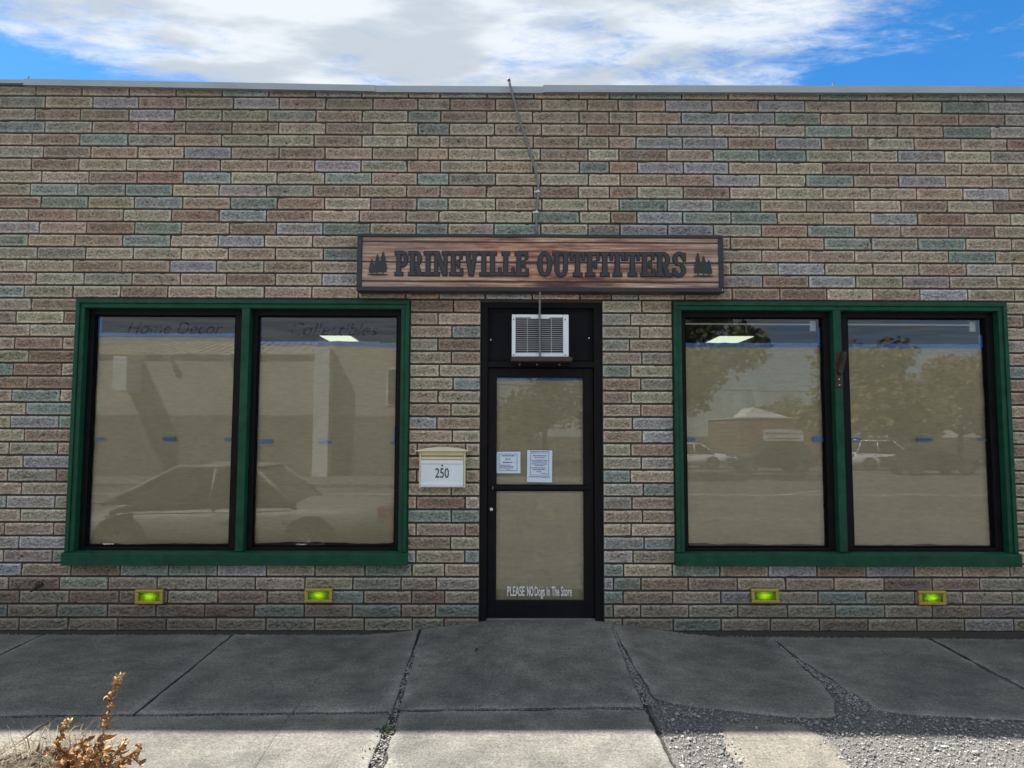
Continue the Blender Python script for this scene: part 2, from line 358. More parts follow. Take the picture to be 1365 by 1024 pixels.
def np_mesh(name, V, F, smooth=True):
    me = bpy.data.meshes.new(name); k = F.shape[1]
    me.vertices.add(len(V)); me.vertices.foreach_set('co', V.astype(np.float32).ravel())
    me.loops.add(F.size); me.loops.foreach_set('vertex_index', F.astype(np.int32).ravel())
    me.polygons.add(len(F)); me.polygons.foreach_set('loop_start', (np.arange(len(F))*k).astype(np.int32))
    me.polygons.foreach_set('loop_total', np.full(len(F), k, np.int32))
    me.polygons.foreach_set('use_smooth', np.full(len(F), smooth))
    me.update(calc_edges=True); me.validate()
    return me
_T = RNG.random((256, 256))
def vnoise(x, y):
    xi = np.floor(x).astype(int); yi = np.floor(y).astype(int); fx = x-xi; fy = y-yi
    fx = fx*fx*(3-2*fx); fy = fy*fy*(3-2*fy)
    g = lambda a, b: _T[a % 256, b % 256]
    return (g(xi, yi)*(1-fx)+g(xi+1, yi)*fx)*(1-fy) + (g(xi, yi+1)*(1-fx)+g(xi+1, yi+1)*fx)*fy
def fbm(x, y, o=4):
    s = 0; a = .5; t = 0
    for i in range(o): s = s + a*vnoise(x*2**i+17.3*i, y*2**i+5.1*i); t += a; a *= .55
    return s/t
def text_mesh(body, size, depth=.001, shear=0., sx=1., align='CENTER', bold=0., spacing=1.):
    cu = bpy.data.curves.new('t', 'FONT'); cu.body = body; cu.size = size; cu.extrude = depth; cu.shear = shear; cu.align_x = align; cu.offset = bold; cu.space_character = spacing
    o = bpy.data.objects.new('t', cu); COL.objects.link(o)
    me = bpy.data.meshes.new_from_object(o.evaluated_get(bpy.context.evaluated_depsgraph_get()))
    bpy.data.objects.remove(o); bpy.data.curves.remove(cu)
    for v in me.vertices: v.co = (v.co.x*sx, -v.co.z, v.co.y)
    return me
def fit_text(name, body, x0, x1, z0, cap, y, mat, parent, bold=0., depth=.0006):
    me = text_mesh(body, .1, depth, bold=bold)
    ref = text_mesh('H', .1, depth, bold=bold); ch = max(v.co.z for v in ref.vertices); bpy.data.meshes.remove(ref)
    xs = [v.co.x for v in me.vertices]; a, b = min(xs), max(xs)
    for v in me.vertices: v.co = (x0+(v.co.x-a)/(b-a)*(x1-x0), y+v.co.y, z0+v.co.z*cap/ch)
    me.materials.clear()
    return link(name, me, mat, parent)
def put_text(name, body, size, loc, mat, parent, **kw):
    me = text_mesh(body, size, **kw)
    for v in me.vertices: v.co += Vector(loc)
    me.materials.clear()
    return link(name, me, mat, parent)

# ------------------------------------------------------------------ ground
def sm(a, b, x): t = np.clip((x-a)/(b-a), 0, 1); return t*t*(3-2*t)
def gz(x, y):
    x = np.asarray(x, float); y = np.asarray(y, float)
    lift = .106*(1-sm(.35, 1.55, np.abs(x-.30)))*np.clip(1+np.minimum(y, 0)/1.45, 0, 1)
    return .032*np.minimum(y, 0) + lift - .009*np.clip(x-.6, 0, 6)
KERB_Y = -3.95
WEAR = []
def slab(xl, xr, y0, y1, seed, rag=.006, inner=.028):
    """xl, xr: functions of y; y0 (far), y1 (near): functions of x. Returns vertex and face arrays of one slab with rounded, worn edges."""
    xm = (xl(-.7)+xr(-.7))/2
    nx = max(6, int((xr(-.7)-xl(-.7))/inner)); ny = max(6, int((y0(xm)-y1(xm))/inner))
    u = np.concatenate([[0, 0, .004], np.linspace(0, 1, nx)[1:-1], [.996, 1, 1]]); v = np.concatenate([[0, 0, .004], np.linspace(0, 1, ny)[1:-1], [.996, 1, 1]])
    U, Vv = np.meshgrid(u, v)
    Y = y0(xm)+(y1(xm)-y0(xm))*Vv
    for _ in range(3):
        X = xl(Y)+(xr(Y)-xl(Y))*U; Y = y0(X)+(y1(X)-y0(X))*Vv
    e = np.minimum(np.minimum(U, 1-U)*(xr(-.7)-xl(-.7)), np.minimum(Vv, 1-Vv)*abs(y0(xm)-y1(xm)))
    w = np.exp(-e/.03)
    X = X + w*(fbm(X*9+seed, Y*9)-.5)*rag*4; Y = Y + w*(fbm(X*9, Y*9+seed*3)-.5)*rag*4
    Z = gz(X, Y) + (fbm(X*1.7+seed, Y*1.7)-.5)*.008 + (fbm(X*14, Y*14+seed)-.5)*.002 - .007*np.exp(-e/.010)*(.4+1.2*fbm(X*6, Y*6+seed))
    ring = np.zeros_like(U, bool); ring[0, :] = ring[-1, :] = True; ring[:, 0] = ring[:, -1] = True
    Z = np.where(ring, Z-.09, Z)
    V = np.stack([X, Y, Z], -1).reshape(-1, 3)
    F = grid_faces(len(u), len(v))[:, ::-1]
    WEAR.append((np.clip(np.exp(-np.abs(e-.015)/.045)*(.05+1.5*fbm(X*4+seed, Y*4)), 0, 1)*(~ring)-1.*(ring | (e < .0012))).ravel())
    return V, F
def ev(c, x, y): return c + 0*np.asarray(y)
def pw(pts):
    xs = np.array([p[0] for p in pts]); ys = np.array([p[1] for p in pts]); o = np.argsort(xs); xs = xs[o]; ys = ys[o]
    return lambda t: np.interp(np.asarray(t, float), xs, ys)
def cst(c): return lambda t: c+0*np.asarray(t, float)
def build_sidewalk():
    VV = []; FF = []; n = 0
    joints = [-8.6, -7.02, -5.45, -3.875, -2.29, -.725]
    top = cst(-.012)
    jobs = []
    for a, b in zip(joints[:-1], joints[1:]):
        wl = .006; wr = .006
        right = cst(b-wr) if b > -1 else cst(b-wr)
        jobs.append((cst(a+wl), pw([(0, b-wr), (-1.45, b-.012 if b < -1 else b+.01)]), top, pw([(-9, -1.562), (-3.1, -1.562), (-.8, -1.509)])))
        sh = lambda q: q-.46 if q > -2.5 and q < -2 else q
        jobs.append((cst(sh(a)+wl), cst(sh(b)-wr) if b < -1 else pw([(-1.5, -.715), (-4, -.74)]), pw([(-9, -1.593), (-3.1, -1.593), (-.8, -1.538)]), cst(KERB_Y+.16)))
    jobs.append((pw([(0, -.712), (-1.45, -.672)]), pw([(0, .875), (-1.45, .872)]), lambda x: np.where((np.asarray(x) > -.232) & (np.asarray(x) < .825), .16, -.012) + 0*np.asarray(x, float), pw([(-.7, -1.482), (.9, -1.437)])))
    jobs.append((pw([(-1.45, -.668), (-2.1, -.648), (-4, -.62)]), pw([(-1.45, .872), (-2.2, .885), (-4, .93)]), pw([(-.7, -1.511), (.9, -1.464)]), cst(KERB_Y+.16)))
    # broken slabs to the right of the doorway
    jobs.append((pw([(0, .892), (-.6, .915), (-1.3, .965), (-2, 1.05)]), pw([(0, 2.198), (-.5, 2.205), (-1.0, 2.20), (-1.3, 2.16), (-1.6, 2.03)]), top, pw([(.9, -1.22), (1.0, -1.36), (1.35, -1.47), (1.74, -1.56), (2.0, -1.58), (2.2, -1.45)])))
    jobs.append((pw([(0, 2.225), (-.5, 2.245), (-1.0, 2.315), (-1.4, 2.36)]), pw([(0, 3.55), (-1.6, 3.56)]), top, pw([(2.2, -1.36), (2.5, -1.50), (3.2, -1.58), (3.6, -1.57)])))
    jobs.append((pw([(0, 3.565), (-.6, 3.572), (-1.6, 3.60)]), cst(5.13), top, pw([(3.5, -1.57), (4.4, -1.60), (5.2, -1.55)])))
    jobs.append((cst(5.145), cst(6.7), top, cst(-1.58)))
    jobs.append((cst(6.715), cst(8.3), top, cst(-1.58)))
    for i, (a, b, c, d) in enumerate(jobs):
        V, F = slab(a, b, c, d, i*3.7, .005 if i < 11 else .011)
        VV.append(V); FF.append(F+n); n += len(V)
    me = np_mesh('sidewalk', np.concatenate(VV), np.concatenate(FF))
    at = me.attributes.new('wear', 'FLOAT', 'POINT'); at.data.foreach_set('value', np.concatenate(WEAR).astype(np.float32))
    o = link('sidewalk', me, MAT['concrete']); tag(o, kind='structure')
    # lone patch of newer concrete sunk in the gravel
    V, F = slab(pw([(-1.6, 1.36), (-1.75, 1.27), (-2.0, 1.22), (-2.3, 1.29), (-2.8, 1.36)]), pw([(-1.6, 1.74), (-1.8, 1.87), (-2.2, 1.84), (-2.8, 1.80)]), pw([(1.2, -1.70), (1.45, -1.635), (1.75, -1.64), (1.9, -1.74)]), cst(-2.75), 71, .012)
    V[:, 2] -= .004
    o = link('concrete_pad', np_mesh('concrete_pad', V, F), MAT['patch']); tag(o, kind='structure')
    # score line tooled in the left slab: a shallow raised lip
    m = MB(); m.tube([(-1.325+.006*math.sin(t*9), -.85-t*1.6, float(gz(-1.32, -.85-t*1.6))-.001) for t in np.linspace(0, 1, 26)], .006, 6)
    tag(m.build('sidewalk_score', MAT['concrete']), kind='structure')
    # packed dirt that shows in every joint
    xs = np.linspace(-9, 8.5, 190); ys = np.linspace(.2, KERB_Y+.16, 60); X, Y = np.meshgrid(xs, ys)
    Z = gz(X, Y) - .022 + .012*(fbm(X*6, Y*6)-.5) - .012*np.clip((X-.9)*3, 0, 1)*np.clip((-.9-Y)*3, 0, 1)
    me = np_mesh('dirt_bed', np.stack([X, Y, Z], -1).reshape(-1, 3), grid_faces(190, 60)[:, ::-1])
    tag(link('dirt_bed', me, MAT['dirt']), kind='structure')
    xs = np.linspace(.80, 5.3, 460); ys = np.linspace(-.75, KERB_Y+.17, 320); X, Y = np.meshgrid(xs, ys)
    Z = gz(X, Y) - .0155 + .010*(fbm(X*6, Y*6)-.5) + .011*(fbm(X*55, Y*55, 3)-.5) - .05*np.clip((.93-X+.3*np.clip(-1.2-Y, -.4, 0))*6, 0, 1)
    tag(link('gravel_bed', np_mesh('gravel_bed', np.stack([X, Y, Z], -1).reshape(-1, 3), grid_faces(460, 320)[:, ::-1]), MAT['gravelbed']), kind='structure')
    # kerb and road, all the way to the far side
    m = MB(); zk = .032*KERB_Y
    for i in range(8): m.box(-16+i*4+.004, -12+i*4-.004, KERB_Y, KERB_Y+.155, zk-.4, zk-.004)
    tag(m.build('kerb', MAT['patch'], bevel=.015), kind='structure')
    m = MB(); m.add([(-120, KERB_Y, -.27), (-120, -19, -.27), (120, -19, -.27), (120, KERB_Y, -.27)], [(0, 1, 2, 3)])
    tag(m.build('road', MAT['asphalt']), kind='structure')
    m = MB()
    for y in (-10.0, -10.35): m.box(-60, 60, y-.05, y+.05, -.2695, -.266)
    tag(m.build('road_centre_line', MAT['yellow']), kind='structure')
    m = MB(); m.box(-40, 60, -16.6, -16.48, -.2695, -.266); 
    for x in (8.5, 15.5): m.add([(x, -16.3, -.265), (x+.12, -16.3, -.265), (x+3.2, -18.7, -.265), (x+3.08, -18.7, -.265)], [(3, 2, 1, 0)])
    tag(m.build('parking_line', MAT['roadwhite']), kind='structure')
    m = MB(); m.box(-60, 5.5, -23.4, -19, -.5, -.12)
    tag(m.build('far_sidewalk', MAT['patch'], bevel=.02), kind='structure')
    m = MB(); m.add([(-600, 300, -.42), (-600, -600, -.42), (600, -600, -.42), (600, 300, -.42)], [(0, 1, 2, 3)])
    tag(m.build('ground', MAT['dirt']), kind='structure')
    m = MB(); m.add([(5.5, -19, -.35), (5.5, -50, -.35), (90, -50, -.35), (90, -19, -.35)], [(0, 1, 2, 3)])
    tag(m.build('parking_lot', MAT['asphalt']), kind='structure')
build_sidewalk()

def build_gravel():
    t = (1+5**.5)/2
    iv = np.array([(-1,t,0),(1,t,0),(-1,-t,0),(1,-t,0),(0,-1,t),(0,1,t),(0,-1,-t),(0,1,-t),(t,0,-1),(t,0,1),(-t,0,-1),(-t,0,1)])/math.hypot(1, t)
    fi = np.array([(0,11,5),(0,5,1),(0,1,7),(0,7,10),(0,10,11),(1,5,9),(5,11,4),(11,10,2),(10,7,6),(7,1,8),(3,9,4),(3,4,2),(3,2,6),(3,6,8),(3,8,9),(4,9,5),(2,4,11),(6,2,10),(8,6,7),(9,8,1)])
    P = []
    def put(x, y, r, z=0): P.append((x, y, float(gz(x, y))-.0105+z+r*.25, r))
    rr = random.Random(5)
    bot = pw([(.9, -1.22), (1.0, -1.36), (1.35, -1.47), (1.74, -1.56), (2.0, -1.58), (2.10, -1.50), (2.19, -1.22), (2.215, -.9), (2.30, -.95), (2.36, -1.38), (2.5, -1.50), (3.2, -1.58), (4.4, -1.60), (5.2, -1.58)])
    n = 0
    while n < 21000:
        x = .92+rr.random()**1.1*4.2; y = -.9-rr.random()*1.8
        if y > float(bot(x))+abs(rr.gauss(0, .022)): continue
        if y > -1.3 and x > 2.45: continue
        if x < .875+.04*(-y-1.2)+rr.gauss(.01, .012): continue
        din = min(x-1.25, 1.84-x, -1.66-y); inpad = din > 0
        if inpad and rr.random() > .012+.9*math.exp(-din/.03): continue
        r = min(.015, .0030*math.exp(rr.gauss(.15, .5))); put(x, y, r, .006 if inpad else .0); n += 1
    for _ in range(900):                                   # the wide joint between the broken slabs
        y = -rr.random()**.6*1.45; c = 2.212+.10*max(0, -y-.45); w = .008+.06*max(0, -y-.4)
        put(c+rr.uniform(-w, w), y, .003+.004*rr.random())
    for _ in range(1100):                                  # joints each side of the door slab
        y = -rr.random()**.7*2.6; w = .012+.018*max(0, -y-.4)
        put((-.700 if y > -1.45 else -.69)+rr.uniform(-w, w), y, .0025+.005*rr.random())
        if rr.random() < .8:
            y = -rr.random()**.8*1.4; w = .006+.035*max(0, -y-.4); put(.885+.03*max(0, -y-.4)+rr.uniform(-w, w), y, .0025+.004*rr.random())
    for _ in range(900): 
        x = rr.uniform(-3.5, .9); put(x, -1.578+(.0 if x < -.7 else .105)+.022*(x+3.1)*(1 if x < -.7 else .0)+rr.uniform(-.012, .012)+(0.016*(x+.7) if x > -.7 else 0), .002+.003*rr.random())
    for _ in range(130):                                   # strays on the slabs
        x = rr.uniform(-4.5, 4.5); y = -rr.random()*2.4; put(x, y, .002+.003*rr.random(), .012)
    for _ in range(1500):                                  # grit along the foot of the wall
        x = rr.uniform(-4.6, 4.6)
        if not -.3 < x < .9: put(x, -.004-abs(rr.gauss(0, .012)), .002+.003*rr.random(), .008)
    P = np.array(P); k = len(P)
    sc = RNG.uniform(.6, 1.3, (k, 1, 3)); sc[:, :, 2] *= .7
    a = RNG.uniform(0, 6.28, k); c, s = np.cos(a), np.sin(a)
    V = iv[None]*sc*P[:, 3][:, None, None]*RNG.uniform(.8, 1.2, (k, 12, 1))
    X = V[..., 0]*c[:, None]-V[..., 1]*s[:, None]; Y = V[..., 0]*s[:, None]+V[..., 1]*c[:, None]
    V = np.stack([X, Y, V[..., 2]], -1)+P[:, None, :3]
    F = (fi[None]+np.arange(k)[:, None, None]*12).reshape(-1, 3)
    o = link('gravel', np_mesh('gravel', V.reshape(-1, 3), F, False), MAT['pebble'])
    tag(o, 'loose grey gravel between the broken pavement slabs', 'gravel', kind='stuff')
build_gravel()

# ------------------------------------------------------------------ the shop building
LW = (-3.712, -.845); RW = (1.435, 4.335); WZ = (.572, 2.826)
DOOR = (-.230, .822); DOOR_TOP = 2.822
Z0, PITCH, LEN = .018, .113, .413
PAL = [((.47, .378, .312), 24), ((.52, .445, .362), 24), ((.49, .46, .362), 15), ((.335, .395, .362), 15), ((.45, .447, .475), 12), ((.385, .292, .242), 10)]
shop = empty('shop_building', (0, 0, 0), 'single-storey shop front of multicoloured split-face brick with flat parapet', 'building')

LIGHT_AT = ((-2.993, .3095), (-1.578, .322), (2.178, .323), (3.592, .308))
def row_edges(k):
    full_a = [-1.295, -.887, -.60, -.19, .222, .624, .90, 1.14, 1.546]
    full_b = [-1.20, -.796, -.52, -.115, .293, .703, .985, 1.403, 1.813]
    e = list(full_a if k % 2 else full_b)
    while e[0] > -9: e.insert(0, e[0]-LEN)
    while e[-1] < 9: e.append(e[-1]+LEN)
    jr = random.Random(k*17+3)
    return [q+jr.uniform(-.007, .007) for q in e]
def build_bricks():
    VV = []; FF = []; CC = []; n = 0; last = [None]*80
    rr = random.Random(21)
    def pick():
        t = rr.random()*sum(w for _, w in PAL)
        for c, w in PAL:
            t -= w
            if t <= 0: return c
        return PAL[0][0]
    def brick(x0, x1, z0, z1):
        nonlocal n
        x0 += .0064; x1 -= .0064
        L = x1-x0; H = z1-z0
        if L < .03 or H < .02: return
        near = -5.2 < (x0+x1)/2 < 5.2
        step = .0082 if near else .05
        xs = np.concatenate([[0, 0, .004], np.arange(.010, L-.010, step), [L-.004, L, L]]); zs = np.concatenate([[0, 0, .004], np.linspace(.010, H-.010, 11 if near else 4), [H-.004, H, H]])
        X, Zg = np.meshgrid(xs, zs)
        e = np.minimum(np.minimum(X, L-X), np.minimum(Zg, H-Zg))
        off = rr.random()*200
        core = sm(.006, .022, e)
        # split rock face: slanting ridges with chips, smooth drafted margin
        rid = 1-np.abs(2*fbm((X+.7*Zg)*30+off, (Zg-.3*X)*52+off*.7, 3)-1)
        chip = fbm(X*70+off*1.3, Zg*90+off, 3)
        h = core*(-.002+.026*(rid-.72)+.016*(chip-.5)) + .005*(fbm(X*5+off, Zg*12, 2)-.5)
        tilt = rr.uniform(-.0018, .0018)
        Y = -h + .0065*np.exp(-e/.0022) + tilt*(X/L-.5)*2 + rr.uniform(-.002, .0016)
        # broken arrises: the edge falls away where a chip has gone
        chipm = sm(.66, .76, fbm((x0+X)*11+3, (z0+Zg)*13+off, 3))*np.exp(-e/.012)
        Y = Y + .014*chipm
        for lx, lz in LIGHT_AT:                              # bricks cut out for the step lights
            Y = np.where((np.abs(x0+X-lx) < .112) & (np.abs(z0+Zg-lz) < .056), np.maximum(Y, .0132), Y)
        ring = np.zeros_like(X, bool); ring[0, :] = ring[-1, :] = True; ring[:, 0] = ring[:, -1] = True
        Y = np.where(ring, .022, Y)
        wob = .0012*(fbm(X*20+off, Zg*20, 2)-.5)*2
        V = np.stack([x0+X+wob, Y, z0+Zg+wob], -1).reshape(-1, 3)
        c = np.array(pick())*rr.uniform(.82, 1.15)*np.array([rr.uniform(.96, 1.04), 1, rr.uniform(.95, 1.05)])
        if rr.random() < .22: c = .5*c + .5*np.array(pick())
        blend = np.array(pick())
        t = sm(.55, .8, fbm(X*5+off*2, Zg*9+off, 3))[..., None]*.35
        C = c*(1-t)+blend*t
        C = C*((.82+.52*(1-core))*(1+.5*core*(rid-.75)))[..., None]  # pits darkened, ridges lightened: relief shading painted into the colour; smooth margins paler
        VV.append(V); FF.append(grid_faces(len(xs), len(zs))+n); n += len(V)
        CC.append(np.concatenate([C, np.ones(C.shape[:2]+(1,))], -1).reshape(-1, 4))
    k = -1
    for k in range(0, 42):
        z0 = Z0+k*PITCH+.0088; z1 = Z0+(k+1)*PITCH-.0088
        if k == 41: z1 = 4.735
        zm = (z0+z1)/2
        holes = []
        if WZ[0]-.01 < zm < WZ[1]: holes += [LW, RW]
        if .02 < zm < DOOR_TOP: holes.append(DOOR)
        holes.sort()
        if WZ[0]-.01 < zm < WZ[1]:
            A = k % 2
            segs = [(-9.2, LW[0]), (LW[1], DOOR[0]), (DOOR[1], RW[0]), (RW[1], 9.2)]
            e = [LW[0]-(.125 if A else 0)] if A else [LW[0]]
            xs = [LW[0]] + ([LW[0]-.125] if A else [])
            while xs[-1] > -9: xs.append(xs[-1]-LEN)
            for a, b in zip(xs[1:], xs[:-1]): brick(a, b, z0, z1)
            a, b = segs[1]; m = a+(b-a)*((.40 if A else .60)+rr.uniform(-.02, .02)); 
            if k < 14 and A: brick(a, a+.075, z0, z1); brick(a+.075, a+.49, z0, z1); brick(a+.49, b, z0, z1)
            else: brick(a, m, z0, z1); brick(m, b, z0, z1)
            a, b = segs[2]; m = a+(b-a)*((.40 if A else .55)+rr.uniform(-.02, .02)); brick(a, m, z0, z1); brick(m, b, z0, z1)
            xs = [RW[1]] + ([RW[1]+.17] if A else [RW[1]+.30])
            while xs[-1] < 9: xs.append(xs[-1]+LEN)
            for a, b in zip(xs[:-1], xs[1:]): brick(a, b, z0, z1)
        else:
            ed = row_edges(k)
            for a, b in zip(ed[:-1], ed[1:]):
                if holes and b > DOOR[0] and a < DOOR[1]:
                    if a < DOOR[0]-.03: brick(a, DOOR[0], z0, z1)
                    if b > DOOR[1]+.03: brick(DOOR[1], b, z0, z1)
                else: brick(a, b, z0, z1)
    me = np_mesh('brick_wall', np.concatenate(VV), np.concatenate(FF))
    at = me.attributes.new('tint', 'FLOAT_COLOR', 'POINT'); at.data.foreach_set('color', np.concatenate(CC).astype(np.float32).ravel())
    w = link('brick_wall', me, MAT['brick'], shop)
    # mortar backing with the three openings, butted boxes
    m = MB(); y0, y1 = .0135, .26
    hl = (LW[0]+.03, LW[1]-.03); hr = (RW[0]+.03, RW[1]-.03); wz = (WZ[0]+.03, WZ[1]-.03)
    m.box(-9.3, hl[0], y0, y1, -.4, 4.72); m.box(hr[1], 9.3, y0, y1, -.4, 4.72)
    m.box(hl[0], hl[1], y0, y1, wz[1], 4.72); m.box(hl[0], hl[1], y0, y1, -.4, wz[0])
    m.box(hr[0], hr[1], y0, y1, wz[1], 4.72); m.box(hr[0], hr[1], y0, y1, -.4, wz[0])
    m.box(hl[1], DOOR[0], y0, y1, -.4, 4.72); m.box(DOOR[1], hr[0], y0, y1, -.4, 4.72)
    m.box(DOOR[0], DOOR[1], y0, y1, DOOR_TOP, 4.72)
    m.build('mortar', MAT['mortar'], w)
    m = MB(); m.box(-9.3, DOOR[0]-.004, -.003, .012, -.4, Z0+.004); m.box(DOOR[1]+.004, 9.3, -.003, .012, -.4, Z0+.004); m.build('footing', MAT['mortar'], w)
build_bricks()

def build_shell():
    # metal coping in lapped lengths
    def len_(x0, x1, zb0, zb1, h, y, name='coping'):
        m = MB()
        def sec(x, zb):
            zt = zb+h
            return [(x, y, zb), (x, y, zt), (x, .30, zt+.012), (x, .30, zb), (x, y+.004, zb-.006), (x, y-.006, zb-.012)]
        a = sec(x0, zb0); b = sec(x1, zb1)
        m.add(a[:4]+b[:4], [(0, 4, 5, 1), (1, 5, 6, 2), (2, 6, 7, 3), (3, 7, 4, 0), (0, 1, 2, 3), (7, 6, 5, 4)])
        m.add([(x0, y-.009, zb0-.004), (x0, y-.002, zb0+.008), (x1, y-.002, zb1+.008), (x1, y-.009, zb1-.004)], [(0, 1, 2, 3)])
        return m.build(name, MAT['coping'], shop)
    len_(-9.3, -4.262, 4.752, 4.752, .034, -.022)
    len_(-4.27, -1.176, 4.733, 4.695, .056, -.030)
    len_(-1.18, .316, 4.6925, 4.693, .059, -.020)
    len_(.31, 9.3, 4.6945, 4.73, .063, -.036)
    for x, z in ((-4.235, 4.79), (2.885, 4.772)):
        m = MB(); m.tube([(x, -.02, z-.01), (x+.004, -.022, z+.022)], .006, 6); m.build('coping_screw', MAT['steel'], shop)
    m = MB(); m.box(-9.3, 9.3, .262, 11, 4.25, 4.45); m.build('roof', MAT['roofing'], shop)
    m = MB(); m.box(-9.3, -9.05, .262, 11, -.4, 4.248); m.box(9.05, 9.3, .262, 11, -.4, 4.248); m.box(-9.048, 9.048, 10.8, 11, -.4, 4.248)
    m.build('side_wall', MAT['mortar'], shop)
    m = MB(); m.box(-8.9, 8.9, .27, 10.7, 3.05, 3.1); m.build('ceiling', MAT['ceiling'], shop)
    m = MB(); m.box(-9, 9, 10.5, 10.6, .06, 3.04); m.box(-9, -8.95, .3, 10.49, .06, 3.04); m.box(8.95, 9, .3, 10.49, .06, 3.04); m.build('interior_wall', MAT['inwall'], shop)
    m = MB(); m.box(-8.94, 8.94, .27, 10.48, 0, .055); m.build('interior_floor', MAT['infloor'], shop)
build_shell()

def display_window(ox, panes, mull, label):
    x0, x1 = ox; z0, z1 = WZ; cw = .072; sz = .682
    m = MB()      # casing: outer moulding and a set-back inner one, butted at the corners
    for a, b, yf, yb in ((0, .034, -.042, .02), (.034, cw, -.028, .045)):
        m.box(x0+a, x1-a, yf, yb, z1-b, z1-a)
        m.box(x0+a, x0+b, yf, yb, sz, z1-b); m.box(x1-b, x1-a, yf, yb, sz, z1-b)
    w = m.build('display_window', MAT['green'], shop, bevel=.005); w['label'] = label
    m = MB(); m.prism_yz([(-.060, z0), (.02, z0), (.02, sz+.004), (-.028, sz-.002), (-.060, sz-.012)], x0-.012, x1+.012); m.build('sill', MAT['green'], w, bevel=.004)
    m = MB(); m.box(mull[0], mull[1], -.030, .05, sz+.004, z1-cw-.001); m.build('mullion', MAT['green'], w, bevel=.005)
    m = MB()      # black aluminium sash
    gx = [panes[0][0], panes[0][1], panes[1][0], panes[1][1]]; gz0, gz1 = .708, 2.706
    yf, yb = .030, .125
    m.box(x0+.04, x1-.04, yf+.018, yb, gz1, z1-.02); m.box(x0+.04, x1-.04, yf+.018, yb, z0+.03, gz0)
    m.box(x0+.04, gx[0], yf+.018, yb, gz0, gz1); m.box(gx[1], gx[2], yf+.021, yb, gz0, gz1); m.box(gx[3], x1-.04, yf+.018, yb, gz0, gz1)
    m.build('sash_frame', MAT['black'], w, bevel=.003)
    m = MB()
    for a, b in panes:
        q = .018
        m.box(a+.001, a+q*.5, .062, .0885, gz0+.001, gz1-.001); m.box(b-q*.5, b-.001, .062, .0885, gz0+.001, gz1-.001)
        m.box(a+q*.5, b-q*.5, .062, .0885, gz1-q*.5, gz1-.001); m.box(a+q*.5, b-q*.5, .062, .0885, gz0+.001, gz0+q*.6)
    m.build('glazing_bead', MAT['dark'], w)
    for a, b in panes:
        m = MB(); m.add([(a, .090, gz0), (b, .090, gz0), (b, .090, gz1), (a, .090, gz1)], [(0, 1, 2, 3)]); m.build('glass_pane', MAT['glass'], w)
    return w
wl = display_window(LW, ((-3.597, -2.372), (-2.178, -.962)), (-2.289, -2.221), 'green framed display window to the left of the door')
wr = display_window(RW, ((1.553, 2.768), (2.985, 4.205)), (2.822, 2.890), 'green framed display window to the right of the door')
put_text('lettering', 'Home Decor', .15, (-2.93, .0885, 2.545), MAT['ghost'], wl, shear=.35, sx=1.02, depth=.0004)
put_text('lettering', 'Collectibles', .16, (-1.54, .0885, 2.535), MAT['ghost'], wl, shear=.35, sx=1.02, depth=.0004)

def paper_sheet(x0, x1, z0, z1, seed, label, tapes, y=.101, group='brown paper sheets taped up inside the glass', curl=None):
    nx, nz = 80, 90
    u = np.linspace(0, 1, nx); v = np.linspace(0, 1, nz); U, Vv = np.meshgrid(u, v)
    X = x0+(x1-x0)*U; Z = z0+(z1-z0)*Vv
    ex = np.minimum(U, 1-U); bz = Vv
    X = X + (U > .9)*(fbm(Z*4+seed, Z*0+seed)-.5)*.03*(U-.9)*10 + (U < .1)*(fbm(Z*5+seed*2, Z*0)-.5)*.014*(.1-U)*10
    Z = Z + (Vv < .12)*(fbm(X*5+seed, X*0+3)-.5)*.030*(.12-Vv)/.12
    W = .022*fbm(X*1.6+seed, Z*5+seed, 4)+.007*fbm(X*9+seed, Z*22, 3)+.007*np.abs(2*fbm(X*1.1+seed*2, Z*6.5+seed, 3)-1)**.6
    W = W + .018*np.exp(-Vv/.05)*fbm(X*3+seed*5, Z*0, 2) + .012*np.exp(-(1-U)/.04)*fbm(Z*4, Z*0+seed, 2)
    if curl: W = W + .02*np.exp(-((U-curl[0])**2+(Vv-curl[1])**2)/.006)
    Y = y+W*.9
    me = np_mesh('paper_sheet', np.stack([X, Y, Z], -1).reshape(-1, 3), grid_faces(nx, nz))
    o = link('paper_sheet', me, MAT['paper']); tag(o, label, 'paper', group)
    for a, b, c, d in tapes:
        m = MB(); n = max(2, int((b-a)/.06)); rr = random.Random(int(seed*10+a*100))
        top = [(a+(b-a)*i/n, d+rr.uniform(-.003, .003)) for i in range(n+1)]; bot = [(a+(b-a)*i/n, c+rr.uniform(-.003, .003)) for i in range(n+1)]
        m.prism_xz(bot+top[::-1], .0940, .0958); m.build('tape_strip', MAT['tape'], o)
